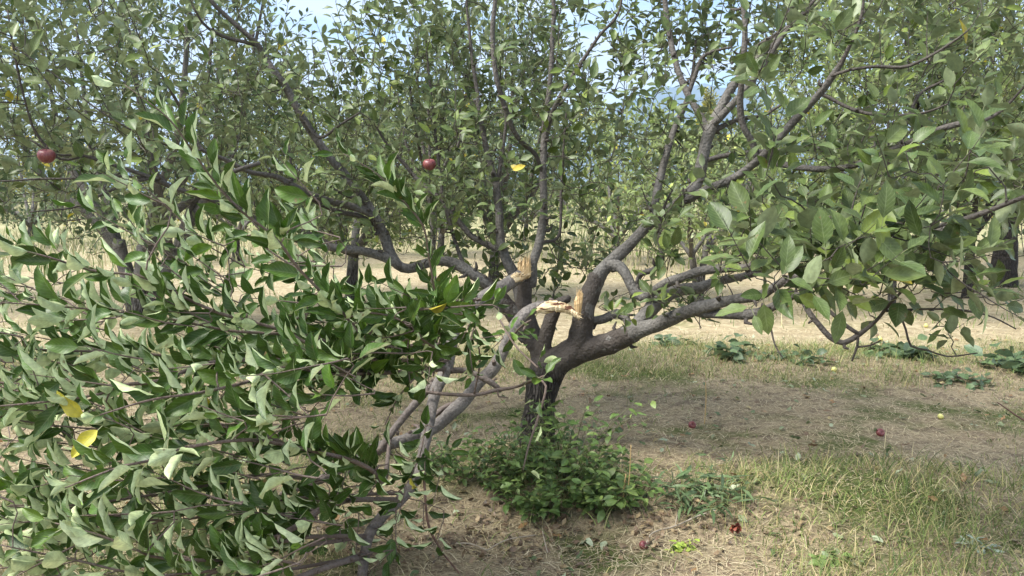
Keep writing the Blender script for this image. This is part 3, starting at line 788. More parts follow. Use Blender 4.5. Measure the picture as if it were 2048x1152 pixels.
SUB = [  # (parent limb, path): side branches kept in their limb's mesh
 ('right_drooping', [(1717, 668, 3.7, 10), (1690, 650, 3.72), (1665, 628, 3.73, 9), (1640, 605, 3.74, 7), (1620, 580, 3.74, 5)]),
 ('right_drooping', [(1772, 622, 3.6, 6), (1850, 618, 3.55, 5), (1930, 621, 3.5), (1985, 634, 3.5, 4), (2032, 658, 3.5, 3)]),
 ('right_drooping', [(1797, 620, 3.6, 5), (1812, 660, 3.6), (1822, 692, 3.6, 5), (1855, 700, 3.58, 4), (1895, 713, 3.55, 4), (1955, 706, 3.5, 3)]),
 ('right_drooping', [(1716, 666, 3.7, 7), (1715, 690, 3.7, 6), (1704, 722, 3.7, 4)]),
 ('right_drooping', [(1714, 694, 3.7, 5), (1740, 691, 3.68, 5), (1762, 680, 3.66, 3)]),
 ('right_drooping', [(1538, 615, 3.95, 5), (1541, 650, 3.95, 5), (1550, 690, 3.93, 4), (1565, 715, 3.9, 3)]),
 ('right_elbow', [(1272, 575, 4.7, 12), (1282, 548, 4.65, 13), (1304, 541, 4.6, 13), (1321, 526, 4.6, 13), (1323, 505, 4.6, 13), (1318, 470, 4.6, 14), (1319, 445, 4.6, 12), (1330, 410, 4.55, 6), (1345, 380, 4.5, 4)]),
 ('right_low', [(1172, 643, 4.82, 24), (1190, 641, 4.8, 20), (1210, 637, 4.83, 20), (1234, 626, 4.83, 20), (1249, 633, 4.76, 19), (1262, 658, 4.66, 18)]),
 ('right_upright', [(1515, 318, 4.3, 16), (1505, 285, 4.28, 16), (1488, 255, 4.26, 15), (1480, 215, 4.25, 15), (1483, 165, 4.22, 14), (1488, 110, 4.2, 14), (1490, 55, 4.2, 13), (1486, 0, 4.2, 12), (1480, -80, 4.2, 8)]),
 ('right_upright', [(1512, 318, 4.3, 14), (1560, 328, 4.2, 15), (1610, 336, 4.1, 15), (1660, 338, 4, 15), (1710, 330, 3.9, 15), (1760, 310, 3.8, 15), (1800, 294, 3.7, 14), (1840, 275, 3.6, 13), (1880, 258, 3.55, 14), (1930, 245, 3.5, 13), (1970, 240, 3.5, 9), (2010, 215, 3.5, 7), (2060, 160, 3.4, 5)]),
 ('right_upright', [(1638, 186, 4, 9), (1660, 196, 3.97, 9), (1690, 212, 3.9, 8), (1730, 226, 3.85, 8), (1790, 231, 3.75, 7), (1850, 225, 3.65, 6), (1895, 208, 3.6, 4)]),
 ('right_upright', [(1662, 152, 3.95, 8), (1700, 140, 3.9, 7), (1753, 133, 3.85, 8), (1803, 135, 3.8, 8), (1837, 124, 3.75, 7), (1871, 106, 3.7, 6), (1916, 77, 3.65, 5), (1940, 57, 3.6, 3)]),
 ('right_upright', [(1800, 294, 3.7, 8), (1812, 250, 3.72, 8), (1838, 190, 3.75, 7), (1890, 160, 3.75, 5)]),
 ('right_upright', [(1488, 112, 4.2, 8), (1520, 88, 4.18, 7), (1560, 60, 4.15, 5), (1580, 20, 4.1, 4)]),
 ('tall_right', [(1418, 268, 5, 20), (1400, 232, 5.05, 16), (1374, 185, 5.1, 15), (1356, 140, 5.15, 14), (1342, 85, 5.2, 13), (1332, 20, 5.2, 12), (1325, -60, 5.2, 9), (1320, -150, 5.2, 5)]),
 ('tall_right', [(1376, 190, 5.1, 11), (1392, 145, 5.08, 10), (1405, 115, 5.05, 9), (1425, 103, 5, 7), (1465, 94, 4.95, 4)]),
 ('tall_right', [(1422, 264, 5, 15), (1450, 250, 5, 12), (1480, 238, 5, 10), (1524, 232, 4.95, 8), (1565, 208, 4.9, 5)]),
 ('tall_right', [(1408, 322, 5, 12), (1445, 312, 4.95, 11), (1490, 306, 4.9, 11), (1540, 302, 4.8, 10), (1600, 300, 4.7, 9), (1680, 292, 4.6, 6)]),
 ('tall_right', [(1428, 248, 4.98, 18), (1452, 222, 4.95, 17), (1492, 178, 4.92, 16), (1530, 125, 4.9, 14), (1570, 65, 4.88, 11), (1612, 20, 4.86, 8), (1660, -40, 4.85, 5)]),
 ('tall_right', [(1312, 440, 4.85, 17), (1311, 400, 5.05, 18), (1322, 350, 5.2, 18), (1335, 300, 5.2, 16), (1352, 250, 5.3, 14), (1372, 205, 5.3, 12), (1385, 150, 5.3, 8), (1392, 80, 5.3, 5)]),
 ('tall_centre', [(1089, 285, 5, 12), (1109, 215, 4.9, 11), (1160, 130, 4.8, 9), (1200, 70, 4.75, 7), (1235, 30, 4.7, 6), (1250, -40, 4.7, 4)]),
 ('tall_centre', [(1085, 345, 5, 9), (1070, 308, 4.92, 10), (1044, 285, 4.85, 11), (1024, 255, 4.8, 12), (1010, 215, 4.75, 13), (995, 165, 4.7, 12), (988, 120, 4.7, 12), (985, 60, 4.7, 11), (990, 0, 4.7, 10), (992, -80, 4.7, 7)]),
 ('tall_centre', [(1084, 485, 5.0, 8), (1118, 470, 5.1, 7), (1122, 380, 5.15, 6), (1128, 280, 5.15, 5), (1135, 200, 5.15, 4)]),
 ('left_centre', [(1006, 502, 5.1, 16), (977, 490, 5.15, 15), (942, 471, 5.2, 14), (918, 444, 5.2, 13), (901, 425, 5.2, 12), (885, 400, 5.2, 12), (858, 379, 5.25, 11), (831, 355, 5.3, 11), (813, 333, 5.3, 9), (775, 290, 5.3, 6), (745, 240, 5.3, 4)]),
 ('left_centre', [(932, 545, 5.05, 10), (909, 479, 5.15, 9), (896, 433, 5.2, 9), (887, 402, 5.2, 8), (878, 330, 5.2, 7), (868, 240, 5.2, 6), (858, 150, 5.2, 5), (850, 60, 5.2, 3)]),
 ('left_centre', [(994, 372, 5.1, 9), (999, 339, 5.12, 9), (1005, 304, 5.14, 8), (1010, 263, 5.15, 7), (1018, 190, 5.15, 4)]),
 ('left_arching', [(520, 92, 4.75, 9), (490, 84, 4.72, 9), (460, 77, 4.7, 9), (430, 65, 4.65, 8), (405, 45, 4.6, 6), (385, 10, 4.55, 4)]),
 ('left_arching', [(606, 238, 4.8, 7), (640, 275, 4.7, 7), (680, 250, 4.65, 6), (720, 225, 4.6, 4)]),
 ('left_arching', [(735, 408, 4.95, 7), (700, 395, 4.8, 6), (660, 372, 4.75, 6), (640, 340, 4.7, 4)]),
 ('left_long', [(752, 450, 4.95, 11), (720, 432, 4.9, 11), (680, 424, 4.85, 11), (640, 408, 4.8, 9), (598, 385, 4.7, 7)]),
 ('left_long', [(585, 372, 4.6, 6), (583, 340, 4.58, 6), (578, 290, 4.56, 4)]),
 ('left_long', [(405, 300, 4.2, 6), (365, 300, 4.1, 5), (320, 285, 4, 5), (280, 270, 3.9, 4), (190, 215, 3.8, 4), (110, 150, 3.75, 3), (30, 95, 3.7, 3)]),
 ('left_flat', [(715, 512, 4.98, 14), (665, 492, 4.93, 13), (625, 470, 4.88, 12), (565, 450, 4.8, 10), (500, 430, 4.7, 7), (440, 380, 4.6, 5)]),
 ('left_flat', [(299, 357, 4.2, 8), (260, 366, 4.15, 7), (210, 386, 4.1, 7), (150, 414, 4.05, 5), (60, 424, 3.9, 3)]),
 ('left_flat', [(299, 357, 4.2, 6), (230, 352, 4.15, 6), (150, 357, 4.1, 5), (75, 358, 4.05, 5), (0, 362, 4, 4), (-60, 350, 4, 3)]),
 ('left_flat', [(335, 371, 4.3, 9), (312, 340, 4.28, 7), (300, 290, 4.26, 6), (292, 240, 4.25, 4)]),
 ('left_flat', [(170, 312, 4.1, 6), (120, 318, 4.05, 6), (75, 270, 4.0, 6), (55, 220, 3.95, 5), (30, 115, 3.9, 5), (15, 20, 3.9, 3)]),
 ('left_flat', [(385, 388, 4.35, 7), (400, 368, 4.1, 9), (435, 357, 4.05, 10), (475, 340, 4.0, 10), (520, 326, 4.0, 9)]),
]

TT = Tubes()      # old trunk with the sockets of its limbs, fused by a voxel remesh
for px in (TRUNK, FLARE,
           [(1085, 752, 4.9, 46), (1080, 705, 4.95, 42), (1060, 655, 4.98, 38), (1049, 612, 5, 32), (1050, 570, 5, 30), (1052, 540, 5, 30), (1052, 522, 5, 24)],
           [(1092, 740, 4.9, 44), (1087, 695, 4.88, 32), (1097, 655, 4.86, 29), (1106, 628, 4.85, 27), (1118, 606, 4.85, 22), (1140, 596, 4.84, 16)],
           LIMBS['right_low'][:6], LIMBS['right_upright'][:6], LIMBS['left_arching'][:5], [(1100, 742, 4.88, 64), (1125, 715, 4.86, 54), (1160, 690, 4.83, 50)]):
    p_, r_ = spline(limb(px), 0.02)
    TT.add(p_, r_, 14, lump=0.035, cap=True)
A.pos.append(P(1085, 700, 4.9)); A.dir.append(UP); A.owner.append('right_low'); A.rad.append(0.05)
trunk = TT.build('trunk', M_BARK, tree)
rm = trunk.modifiers.new('fuse', 'REMESH'); rm.mode = 'VOXEL'; rm.voxel_size = 0.008; rm.use_smooth_shade = True
sm = trunk.modifiers.new('smooth', 'SMOOTH'); sm.iterations = 4; sm.factor = 0.5
tex = bpy.data.textures.new('bark_lumps', 'CLOUDS'); tex.noise_scale = 0.05; tex.noise_depth = 3
dm = trunk.modifiers.new('lumps', 'DISPLACE'); dm.texture = tex; dm.strength = 0.014; dm.mid_level = 0.5; dm.texture_coords = 'LOCAL'

for key, px in LIMBS.items():
    p_, r_ = spline(limb(px))
    r_[:3] *= np.array([0.7, 0.85, 0.95])
    p_ = p_ + np.stack([np.interp(np.arange(len(p_)), np.arange(0, len(p_) + 4, 4), RNG.randn(len(np.arange(0, len(p_) + 4, 4))) * 0.004) for _ in range(3)], 1)
    A.add_limb(key, p_, r_)
for key, px in SUB:
    p_, r_ = spline(limb(px))
    A.add_limb(key, p_, r_)


def fill(T, boxes):
    """attractor volumes: (x0,y0,x1,y1, near, far, count, leaf length, direction, shoot length)"""
    for x0, y0, x1, y1, d0, d1, cnt, L, gd, sl in boxes:
        cnt = int(cnt * 1.4)
        pts = [P(x0 + (x1 - x0) * T.rs.rand(), y0 + (y1 - y0) * T.rs.rand(), d0 + (d1 - d0) * T.rs.rand()) for _ in range(cnt)]
        pts.sort(key=lambda p: T.nearest(p)[1])
        for p in pts:
            if p[2] < 0.25: continue
            i, dist = T.nearest(p, 0.5)
            out_ = nrm(p - T.pos[i])
            g = nrm(np.array(gd, float) + 0.45 * out_ + 0.35 * T.rs.randn(3))
            T.connect(p, g, L=L)
            T.shoot(p, g, sl * (0.6 + 0.8 * T.rs.rand()), L)


fill(A, [
 (-120, -60, 330, 330, 4.0, 5.6, 74, 0.078, (-0.25, -0.1, 0.9), 0.24),
 (-120, -60, 300, 330, 3.3, 4.0, 12, 0.082, (-0.25, -0.1, 0.9), 0.24),
 (300, -60, 520, 470, 4.7, 6.0, 44, 0.078, (-0.2, 0, 0.9), 0.24),
 (520, 120, 700, 470, 4.9, 6.0, 34, 0.078, (-0.2, 0, 0.9), 0.22),
 (-100, 280, 320, 420, 3.9, 5.2, 26, 0.076, (-0.6, -0.1, 0.4), 0.2),
 (560, 230, 960, 480, 4.4, 5.0, 22, 0.07, (-0.1, -0.2, 0.8), 0.16),
 (880, 120, 1300, 440, 4.3, 4.9, 20, 0.07, (0, -0.2, 0.8), 0.16),
 (250, 60, 640, 360, 4.2, 4.7, 18, 0.07, (-0.1, -0.2, 0.8), 0.18),
 (1270, 60, 1520, 360, 4.2, 4.8, 12, 0.07, (0, -0.2, 0.8), 0.16),
 (680, 100, 960, 480, 5.0, 6.4, 60, 0.078, (-0.1, 0, 0.95), 0.24),
 (690, -40, 860, 150, 4.9, 5.8, 15, 0.08, (0, 0, 1), 0.28),
 (850, -60, 1180, 260, 5.0, 6.1, 62, 0.08, (0, 0, 1), 0.26),
 (1110, 120, 1190, 330, 4.4, 5.0, 6, 0.08, (0.3, 0, 0.8), 0.26),
 (860, 220, 1290, 540, 5.0, 6.2, 58, 0.077, (0.05, 0, 0.8), 0.22),
 (1230, -70, 1620, 170, 5.15, 6.2, 92, 0.08, (0.0, 0.1, 0.8), 0.24),
 (1290, 220, 1560, 420, 4.9, 5.8, 22, 0.076, (0.1, 0, 0.7), 0.2),
 (1560, -70, 2120, 330, 4.1, 5.2, 70, 0.083, (0.35, -0.2, 0.75), 0.24),
 (1480, -70, 2120, 330, 3.1, 4.0, 17, 0.098, (0.35, -0.2, 0.75), 0.24),
 (1600, 250, 2110, 520, 3.4, 4.6, 42, 0.090, (0.4, -0.3, 0.6), 0.22),
 (1700, 250, 2110, 480, 2.8, 3.3, 9, 0.104, (0.4, -0.3, 0.6), 0.22),
 (1290, 400, 1720, 570, 3.9, 4.9, 40, 0.084, (0.3, -0.4, 0.6), 0.18),
 (1440, 480, 1960, 590, 2.8, 3.6, 34, 0.112, (0.3, -0.4, 0.6), 0.18),
 (1620, 560, 2000, 660, 3.3, 3.9, 7, 0.085, (0.5, -0.2, 0.1), 0.14),
 (1180, 570, 1420, 660, 4.3, 5.4, 8, 0.078, (0.3, -0.2, 0.2), 0.14),
 (900, 480, 1180, 590, 5.2, 6.0, 14, 0.074, (-0.1, 0, 0.6), 0.18),
])
A.emit_wood(M_BARK, tree, 'limb', lump=0.075, stubs=0.22)
yc_ = np.array([[0.55, 0.42, 0.05]])
A.leaves.add(P(1022, 342, 4.4)[None], np.array([[0.8, 0.1, 0.35]]), np.array([[-0.2, -0.9, 0.4]]), 0.075, 0.5, 0.3, 0.2, 0.1, yc_, yc_, 0.01)
A.leaves.build('crown', M_LEAF, tree, rows=6, cols=5)
print('main leaves', A.leaves.count())


def torn_wood(name, top, bottom, d0, d1, thick, parent, mat, seed, label, teeth=0.0, fdir=(0, -1), fibres=14):
    """torn piece of wood between two ragged edges, ribbed along the grain, with real thickness"""
    rs = np.random.RandomState(seed)
    k, m = 40, 16
    def edge(e):
        e = np.array(e, float); t_ = np.linspace(0, 1, len(e)); u_ = np.linspace(0, 1, k)
        return np.stack([np.interp(u_, t_, e[:, 0]), np.interp(u_, t_, e[:, 1])], 1)
    et, eb = edge(top), edge(bottom)
    jag = np.repeat(rs.rand(k // 2), 2) * teeth
    et = et + (eb - et) * jag[:, None]
    et[:, 1] += rs.randn(k) * 0.8; eb[:, 1] += rs.randn(k) * 0.8
    row = rs.randn(k) * 0.0012; col_ = rs.randn(m) * 0.0015
    V = []
    for side in (1, -1):
        for i_ in range(k):
            for j_ in range(m):
                f = j_ / (m - 1); g_ = i_ / (k - 1)
                px = et[i_] * (1 - f) + eb[i_] * f
                bulge = thick * math.sqrt(max(0.0, 1 - (2 * f - 1) ** 2)) * (0.35 + 0.65 * math.sqrt(max(0, 1 - (2 * g_ - 1) ** 2)))
                dd = d0 + (d1 - d0) * g_ - (bulge + row[i_] + col_[j_] if side > 0 else -0.6 * bulge)
                V.append(P(px[0], px[1], dd))
    F = Tubes()
    for _ in range(fibres):
        i_ = rs.randint(0, k); st = et[i_] * 0.7 + eb[i_] * 0.3; w_ = np.array(fdir) * (6 + 18 * rs.rand() ** 1.5) + rs.randn(2) * 2.2
        dd = d0 + (d1 - d0) * i_ / (k - 1) - thick * (0.1 + 0.6 * rs.rand())
        F.add(np.array([P(*st, dd), P(*(st + w_ * 0.6), dd - 0.004 * rs.randn()), P(*(st + w_), dd - 0.01 * rs.randn())]), [0.003, 0.0018, 0.0004], 4)
    q = []
    for i_ in range(k - 1):
        for j_ in range(m - 1):
            a = i_ * m + j_; q.append((a, a + 1, a + m + 1, a + m))
            a += k * m; q.append((a, a + m, a + m + 1, a + 1))
    o2 = k * m
    for i_ in range(k - 1):
        a = i_ * m; q.append((a, a + m, o2 + a + m, o2 + a))
        a = i_ * m + m - 1; q.append((a, o2 + a, o2 + a + m, a + m))
    for j_ in range(m - 1):
        a = j_; q.append((a, o2 + a, o2 + a + 1, a + 1))
        a = (k - 1) * m + j_; q.append((a, a + 1, o2 + a + 1, o2 + a))
    V = np.array(V); q = np.array(q)
    if F.n: q = np.vstack([q, np.vstack(F.q) + len(V)]); V = np.vstack([V, np.vstack(F.v)])
    ob = obj(name, mesh_np(name, V, q, mat, smooth=False), parent)
    ob['label'] = label
    return ob


torn_wood('split_wood', [(1035, 520), (1040, 511), (1044, 520), (1048, 514), (1051, 530), (1054, 512), (1058, 511), (1062, 524)],
          [(1036, 553), (1040, 557), (1044, 558), (1048, 559), (1051, 559), (1054, 558), (1058, 557), (1062, 552)], 4.955, 4.955, 0.022, tree, M_SPLIT, 3,
          'pale upright splinters on the torn stub', 0.3, fibres=30)
torn_wood('split_wood', [(1149, 602), (1153, 588), (1158, 580), (1163, 582), (1167, 588)], [(1148, 622), (1152, 631), (1157, 640), (1161, 634), (1164, 612)],
          4.70, 4.70, 0.02, tree, M_SPLIT, 4, 'pale strip where bark tore away')


# ------------------------------------------------------------------ the two broken limbs
def build_broken(name, label, seed, mains, shoots, boxes, yellow=()):
    o = thing(name, label, 'broken branch', P(*mains[0][0][:3]))
    B = Plant(seed, leafL=0.092, photo=0.62, slim=0.92, scale=1.24, light=(-0.4, -0.85, -0.22), fold=0.80, wr=0.43, curl=0.5, wave=0.2, pal=BROKEN_PAL)
    for px in mains:
        p_, r_ = spline(limb(px)); B.add_limb('wood', p_, r_)
    for px, L in shoots:
        c = limb(px); c[:, 3] *= 0.72
        p_, r_ = spline(c)
        i, dist = B.nearest(p_[0])
        B.add_limb('wood', p_, r_)
        # leaves along the outer part of the traced shoot
        seg = np.cumsum(np.r_[0, np.linalg.norm(np.diff(p_, axis=0), axis=1)])
        tot = seg[-1]; tn = nrm(np.gradient(p_, axis=0)); rs = B.rs
        n = int(0.66 * tot / 0.0205)
        f = np.sort(0.34 + 0.66 * rs.rand(n)); j = np.searchsorted(seg, f * tot).clip(0, len(p_) - 1)
        t = tn[j]; th = np.arange(n) * 2.4 + rs.rand() * 6.28
        e1 = nrm(np.cross(t, np.array([0.21, 0.52, 0.3]))); e2 = np.cross(t, e1)
        rad = np.cos(th)[:, None] * e1 + np.sin(th)[:, None] * e2
        th = th + 0.7 * rs.randn(n)
        rad = np.cos(th)[:, None] * e1 + np.sin(th)[:, None] * e2
        op = 0.45 + 0.7 * rs.rand(n, 1)
        ax = nrm(np.cos(op) * t + np.sin(op) * rad + 0.12 * rs.randn(n, 3) + np.array([-0.12, 0, 0.32]))
        ad = nrm(t - ax * np.sum(ax * t, 1, keepdims=True))
        no = nrm((1 - B.photo) * ad + B.photo * B.light + 0.2 * rs.randn(n, 3))
        B.put(p_[j], ax, no, L * (0.6 + 0.55 * rs.rand(n)) * np.where(f > 0.93, 0.6, 1), L * (0.2 + 0.15 * rs.rand(n)))
    for x0, y0, x1, y1, d0, d1, cnt, L, gd, sl in boxes:
        cnt = int(cnt * 1.3)
        pts = [P(x0 + (x1 - x0) * B.rs.rand(), y0 + (y1 - y0) * B.rs.rand(), d0 + (d1 - d0) * B.rs.rand()) for _ in range(cnt)]
        pts.sort(key=lambda p: B.nearest(p)[1])
        for p in pts:
            if p[2] < float(hgt(p[0], p[1])) + 0.04: continue
            g = nrm(np.array(gd, float) + 0.3 * B.rs.randn(3))
            B.connect(p, g, L=L, spur=B.rs.rand() < 0.5, spacing=0.13)
            B.shoot(p, g, sl * (0.6 + 0.8 * B.rs.rand()), L, trop=(0, 0, 0.15))
    for x_, y_, d_ in yellow:                     # a few leaves already turned
        b_ = P(x_, y_, d_)[None]; yc = np.array([[0.50, 0.44, 0.05]])
        B.leaves.add(b_, np.array([[-0.6, -0.2, -0.6 if x_ % 2 else 0.7]]), np.array([[-0.3, -0.9, 0.2]]), 0.11, 0.5, 0.5, 0.2, 0.2, yc, yc * 1.15, 0.02)
    res = B.emit_wood(M_BROKEN, o, 'bark_wood', lump=0.085, stubs=0.18)
    B.leaves.build('foliage', M_LEAF, o, rows=11, cols=7, petw=0.0013)
    print(name, B.leaves.count())
    return o, B


lower, _ = build_broken('broken_limb', 'lower torn limb bent down from the bare brown-hearted stub into the leaf heap', 31,
 [[(1136, 622, 4.73, 8), (1120, 617, 4.73, 14), (1104, 613, 4.73, 20), (1077, 614, 4.72, 24), (1050, 627, 4.7, 25), (1030, 651, 4.65, 26), (1014, 684, 4.6, 26), (989, 734, 4.5, 27), (958, 765, 4.45, 27), (929, 801, 4.4, 28), (898, 829, 4.35, 29), (866, 856, 4.3, 28), (810, 880, 4.2, 26), (750, 898, 4.1, 26), (700, 925, 4.0, 22), (640, 960, 3.9, 18), (560, 990, 3.8, 12)],
  [(925, 806, 4.42, 12), (895, 812, 4.4, 12), (872, 828, 4.38, 12), (850, 850, 4.36, 8)],
  [(866, 768, 4.25, 16), (839, 798, 4.2, 17), (812, 829, 4.15, 17), (780, 870, 4.1, 16), (755, 908, 4.06, 14)]],
 [([(780, 880, 4.1, 12), (768, 960, 3.5, 15), (740, 938, 3.1, 14), (700, 920, 2.95, 13), (640, 905, 2.8, 12), (560, 888, 2.7, 11), (500, 880, 2.6, 11), (425, 886, 2.5, 10), (350, 901, 2.45, 10), (300, 921, 2.4, 9), (250, 931, 2.35, 8), (200, 948, 2.3, 7), (130, 976, 2.25, 4)], 0.095),
  ([(700, 925, 4.0, 14), (600, 900, 3.5, 12), (500, 860, 3.2, 10), (380, 850, 3.0, 8), (250, 860, 2.9, 6), (100, 850, 2.8, 5), (-20, 830, 2.7, 4)], 0.09),
  ([(640, 960, 3.9, 14), (520, 950, 3.4, 12), (420, 970, 3.1, 9), (300, 990, 2.9, 8), (150, 1010, 2.7, 6), (20, 1010, 2.6, 4)], 0.09)],
 [(-60, 820, 640, 1010, 2.5, 3.6, 34, 0.09, (-1, -0.25, 0.15), 0.26),
  (560, 800, 780, 1000, 3.2, 4.0, 9, 0.088, (-0.9, -0.3, 0.0), 0.22)])

upper, _ = build_broken('broken_limb', 'upper torn limb fallen across the front, its long leafy shoots filling the lower left', 41,
 [[(1040, 553, 4.92, 28), (1003, 575, 4.8, 32), (968, 597, 4.7, 34), (935, 622, 4.6, 34), (910, 650, 4.5, 34), (900, 690, 4.4, 30), (894, 735, 4.3, 28), (872, 780, 4.2, 26), (861, 826, 4.1, 25), (851, 880, 4.0, 24), (840, 930, 3.9, 22), (815, 985, 3.8, 24), (765, 1032, 3.7, 24), (738, 1070, 3.6, 24), (730, 1115, 3.55, 22), (722, 1165, 3.5, 20)],
  [(888, 742, 4.3, 14), (929, 741, 4.25, 14), (956, 751, 4.2, 13), (984, 766, 4.2, 13), (1003, 782, 4.2, 8)],
  [(816, 778, 4.1, 5), (878, 787, 4.1, 8), (948, 790, 4.1, 8), (995, 780, 4.15, 8), (1035, 773, 4.1, 6), (1088, 752, 4.0, 5)],
  [(730, 1112, 3.55, 16), (690, 1122, 3.3, 15), (620, 1146, 3.1, 13), (520, 1185, 2.9, 9)]],
 [([(900, 690, 4.4, 12), (760, 690, 3.2, 10), (680, 620, 2.9, 9), (600, 540, 2.75, 9), (550, 475, 2.65, 8), (480, 420, 2.55, 7), (430, 365, 2.5, 6), (380, 295, 2.4, 6), (335, 235, 2.35, 5), (250, 170, 2.3, 3)], 0.088),
  ([(890, 720, 4.35, 12), (700, 715, 3.1, 11), (560, 660, 2.9, 10), (450, 630, 2.75, 10), (380, 600, 2.7, 10), (290, 555, 2.6, 9), (180, 540, 2.5, 7), (100, 515, 2.4, 6), (0, 490, 2.35, 5), (-80, 470, 2.3, 3)], 0.09),
  ([(905, 650, 4.5, 9), (890, 625, 3.6, 8), (872, 590, 3.2, 7), (857, 510, 3.05, 6), (845, 450, 2.95, 6), (800, 395, 2.9, 5), (750, 345, 2.85, 4), (688, 308, 2.8, 3)], 0.085),
  ([(893, 738, 4.3, 14), (740, 745, 3.3, 15), (570, 722, 2.95, 15), (465, 721, 2.8, 14), (400, 731, 2.75, 14), (320, 761, 2.65, 12), (240, 771, 2.6, 11), (200, 788, 2.55, 9), (100, 803, 2.5, 7), (0, 812, 2.45, 5)], 0.095),
  ([(893, 736, 4.3, 10), (700, 748, 3.1, 10), (570, 735, 2.75, 11), (490, 765, 2.65, 11), (400, 785, 2.5, 9), (300, 800, 2.4, 7), (200, 830, 2.3, 5)], 0.098),
  ([(899, 690, 4.4, 12), (700, 691, 3.2, 10), (620, 671, 3.0, 9), (525, 666, 2.9, 9), (450, 660, 2.85, 8), (350, 640, 2.75, 7), (240, 625, 2.7, 6), (110, 612, 2.6, 5), (0, 605, 2.5, 4)], 0.092),
  ([(898, 700, 4.4, 12), (640, 720, 3.2, 9), (400, 715, 3.0, 8), (250, 705, 2.9, 8), (100, 700, 2.8, 6), (-20, 690, 2.7, 4)], 0.09),
  ([(800, 1000, 3.75, 18), (700, 1000, 3.3, 18), (640, 1020, 3.0, 19), (590, 1055, 2.85, 18), (550, 1075, 2.8, 17), (475, 1120, 2.65, 14), (400, 1160, 2.55, 10)], 0.09),
  ([(735, 1072, 3.6, 14), (600, 1076, 3.0, 13), (500, 1111, 2.7, 12), (425, 1141, 2.55, 9), (330, 1150, 2.4, 6)], 0.09),
  ([(735, 1072, 3.6, 14), (560, 1100, 2.9, 11), (480, 1120, 2.65, 10), (325, 1116, 2.5, 9), (275, 1101, 2.4, 8), (200, 1071, 2.35, 7), (110, 1046, 2.3, 4)], 0.098),
  ([(730, 1112, 3.55, 12), (500, 1150, 2.9, 9), (300, 1150, 2.6, 8), (150, 1120, 2.5, 7), (0, 1090, 2.4, 4)], 0.095),
  ([(815, 985, 3.8, 12), (560, 1000, 3.2, 9), (360, 1040, 2.9, 8), (200, 1030, 2.7, 6), (0, 1050, 2.5, 4)], 0.09),
  ([(900, 700, 4.4, 8), (870, 655, 3.6, 8), (820, 625, 3.3, 7), (900, 615, 3.2, 6), (985, 610, 3.2, 5), (1000, 625, 3.2, 4)], 0.085),
  ([(905, 640, 4.4, 6), (870, 610, 3.9, 6), (830, 640, 3.6, 5), (815, 700, 3.5, 4), (820, 765, 3.45, 3)], 0.085),
  ([(935, 620, 4.5, 6), (950, 640, 3.9, 5), (940, 690, 3.8, 4), (945, 745, 3.75, 3)], 0.08),
  ([(905, 660, 4.45, 7), (860, 650, 3.7, 6), (760, 655, 3.4, 5), (700, 695, 3.3, 3)], 0.088),
  ([(960, 600, 4.6, 7), (920, 600, 3.9, 6), (860, 620, 3.6, 5), (795, 615, 3.5, 3)], 0.085),
  ([(860, 830, 4.1, 6), (850, 860, 3.8, 5), (840, 910, 3.7, 4), (815, 965, 3.65, 3)], 0.08),
  ([(897, 720, 4.3, 7), (850, 740, 3.7, 6), (800, 790, 3.5, 5), (770, 850, 3.4, 3)], 0.085),
  ([(900, 700, 4.4, 8), (860, 690, 3.4, 8), (800, 640, 3.1, 7), (730, 625, 3.0, 6), (690, 640, 2.9, 4)], 0.09)],
 [(-80, 480, 420, 640, 2.5, 3.3, 16, 0.088, (-1, -0.2, 0.25), 0.24),
  (-80, 640, 760, 840, 2.5, 3.7, 50, 0.09, (-1, -0.25, 0.15), 0.26),
  (-80, 1000, 700, 1190, 2.4, 3.4, 44, 0.092, (-1, -0.3, 0.1), 0.26),
  (860, 575, 1010, 690, 3.3, 3.9, 5, 0.085, (-0.2, -0.3, -0.5), 0.16),
  (320, 400, 720, 570, 2.5, 3.2, 12, 0.088, (-0.8, -0.3, 0.6), 0.22),
  (430, 520, 860, 720, 2.9, 3.8, 17, 0.088, (-0.9, -0.2, 0.3), 0.24),
  (740, 570, 880, 720, 3.0, 3.6, 8, 0.086, (-0.5, -0.3, -0.3), 0.2),
  (780, 880, 900, 1080, 3.5, 3.8, 5, 0.08, (-0.1, -0.3, -0.6), 0.16),
  (640, 880, 820, 1120, 3.3, 3.8, 11, 0.085, (-0.4, -0.3, -0.3), 0.2)],
 [(205, 851, 2.45), (178, 842, 2.5)])

# torn ends of the broken limbs
torn_wood('torn_end', [(1072, 616), (1088, 604), (1108, 600), (1128, 605), (1143, 612), (1153, 622), (1160, 637)],
          [(1074, 626), (1090, 627), (1110, 624), (1127, 625), (1140, 629), (1151, 636), (1161, 641)], 4.69, 4.62, 0.03, lower, M_HEART, 8,
          'cream torn end with brown heartwood', fdir=(0.9, 0.45))
torn_wood('torn_end', [(1016, 556), (1026, 547), (1036, 544), (1045, 549), (1050, 553)], [(1024, 566), (1032, 565), (1040, 563), (1046, 562), (1051, 557)], 4.83, 4.85, 0.012, upper, M_HEART, 9,
          'pale ragged torn end', fdir=(0.9, -0.5))

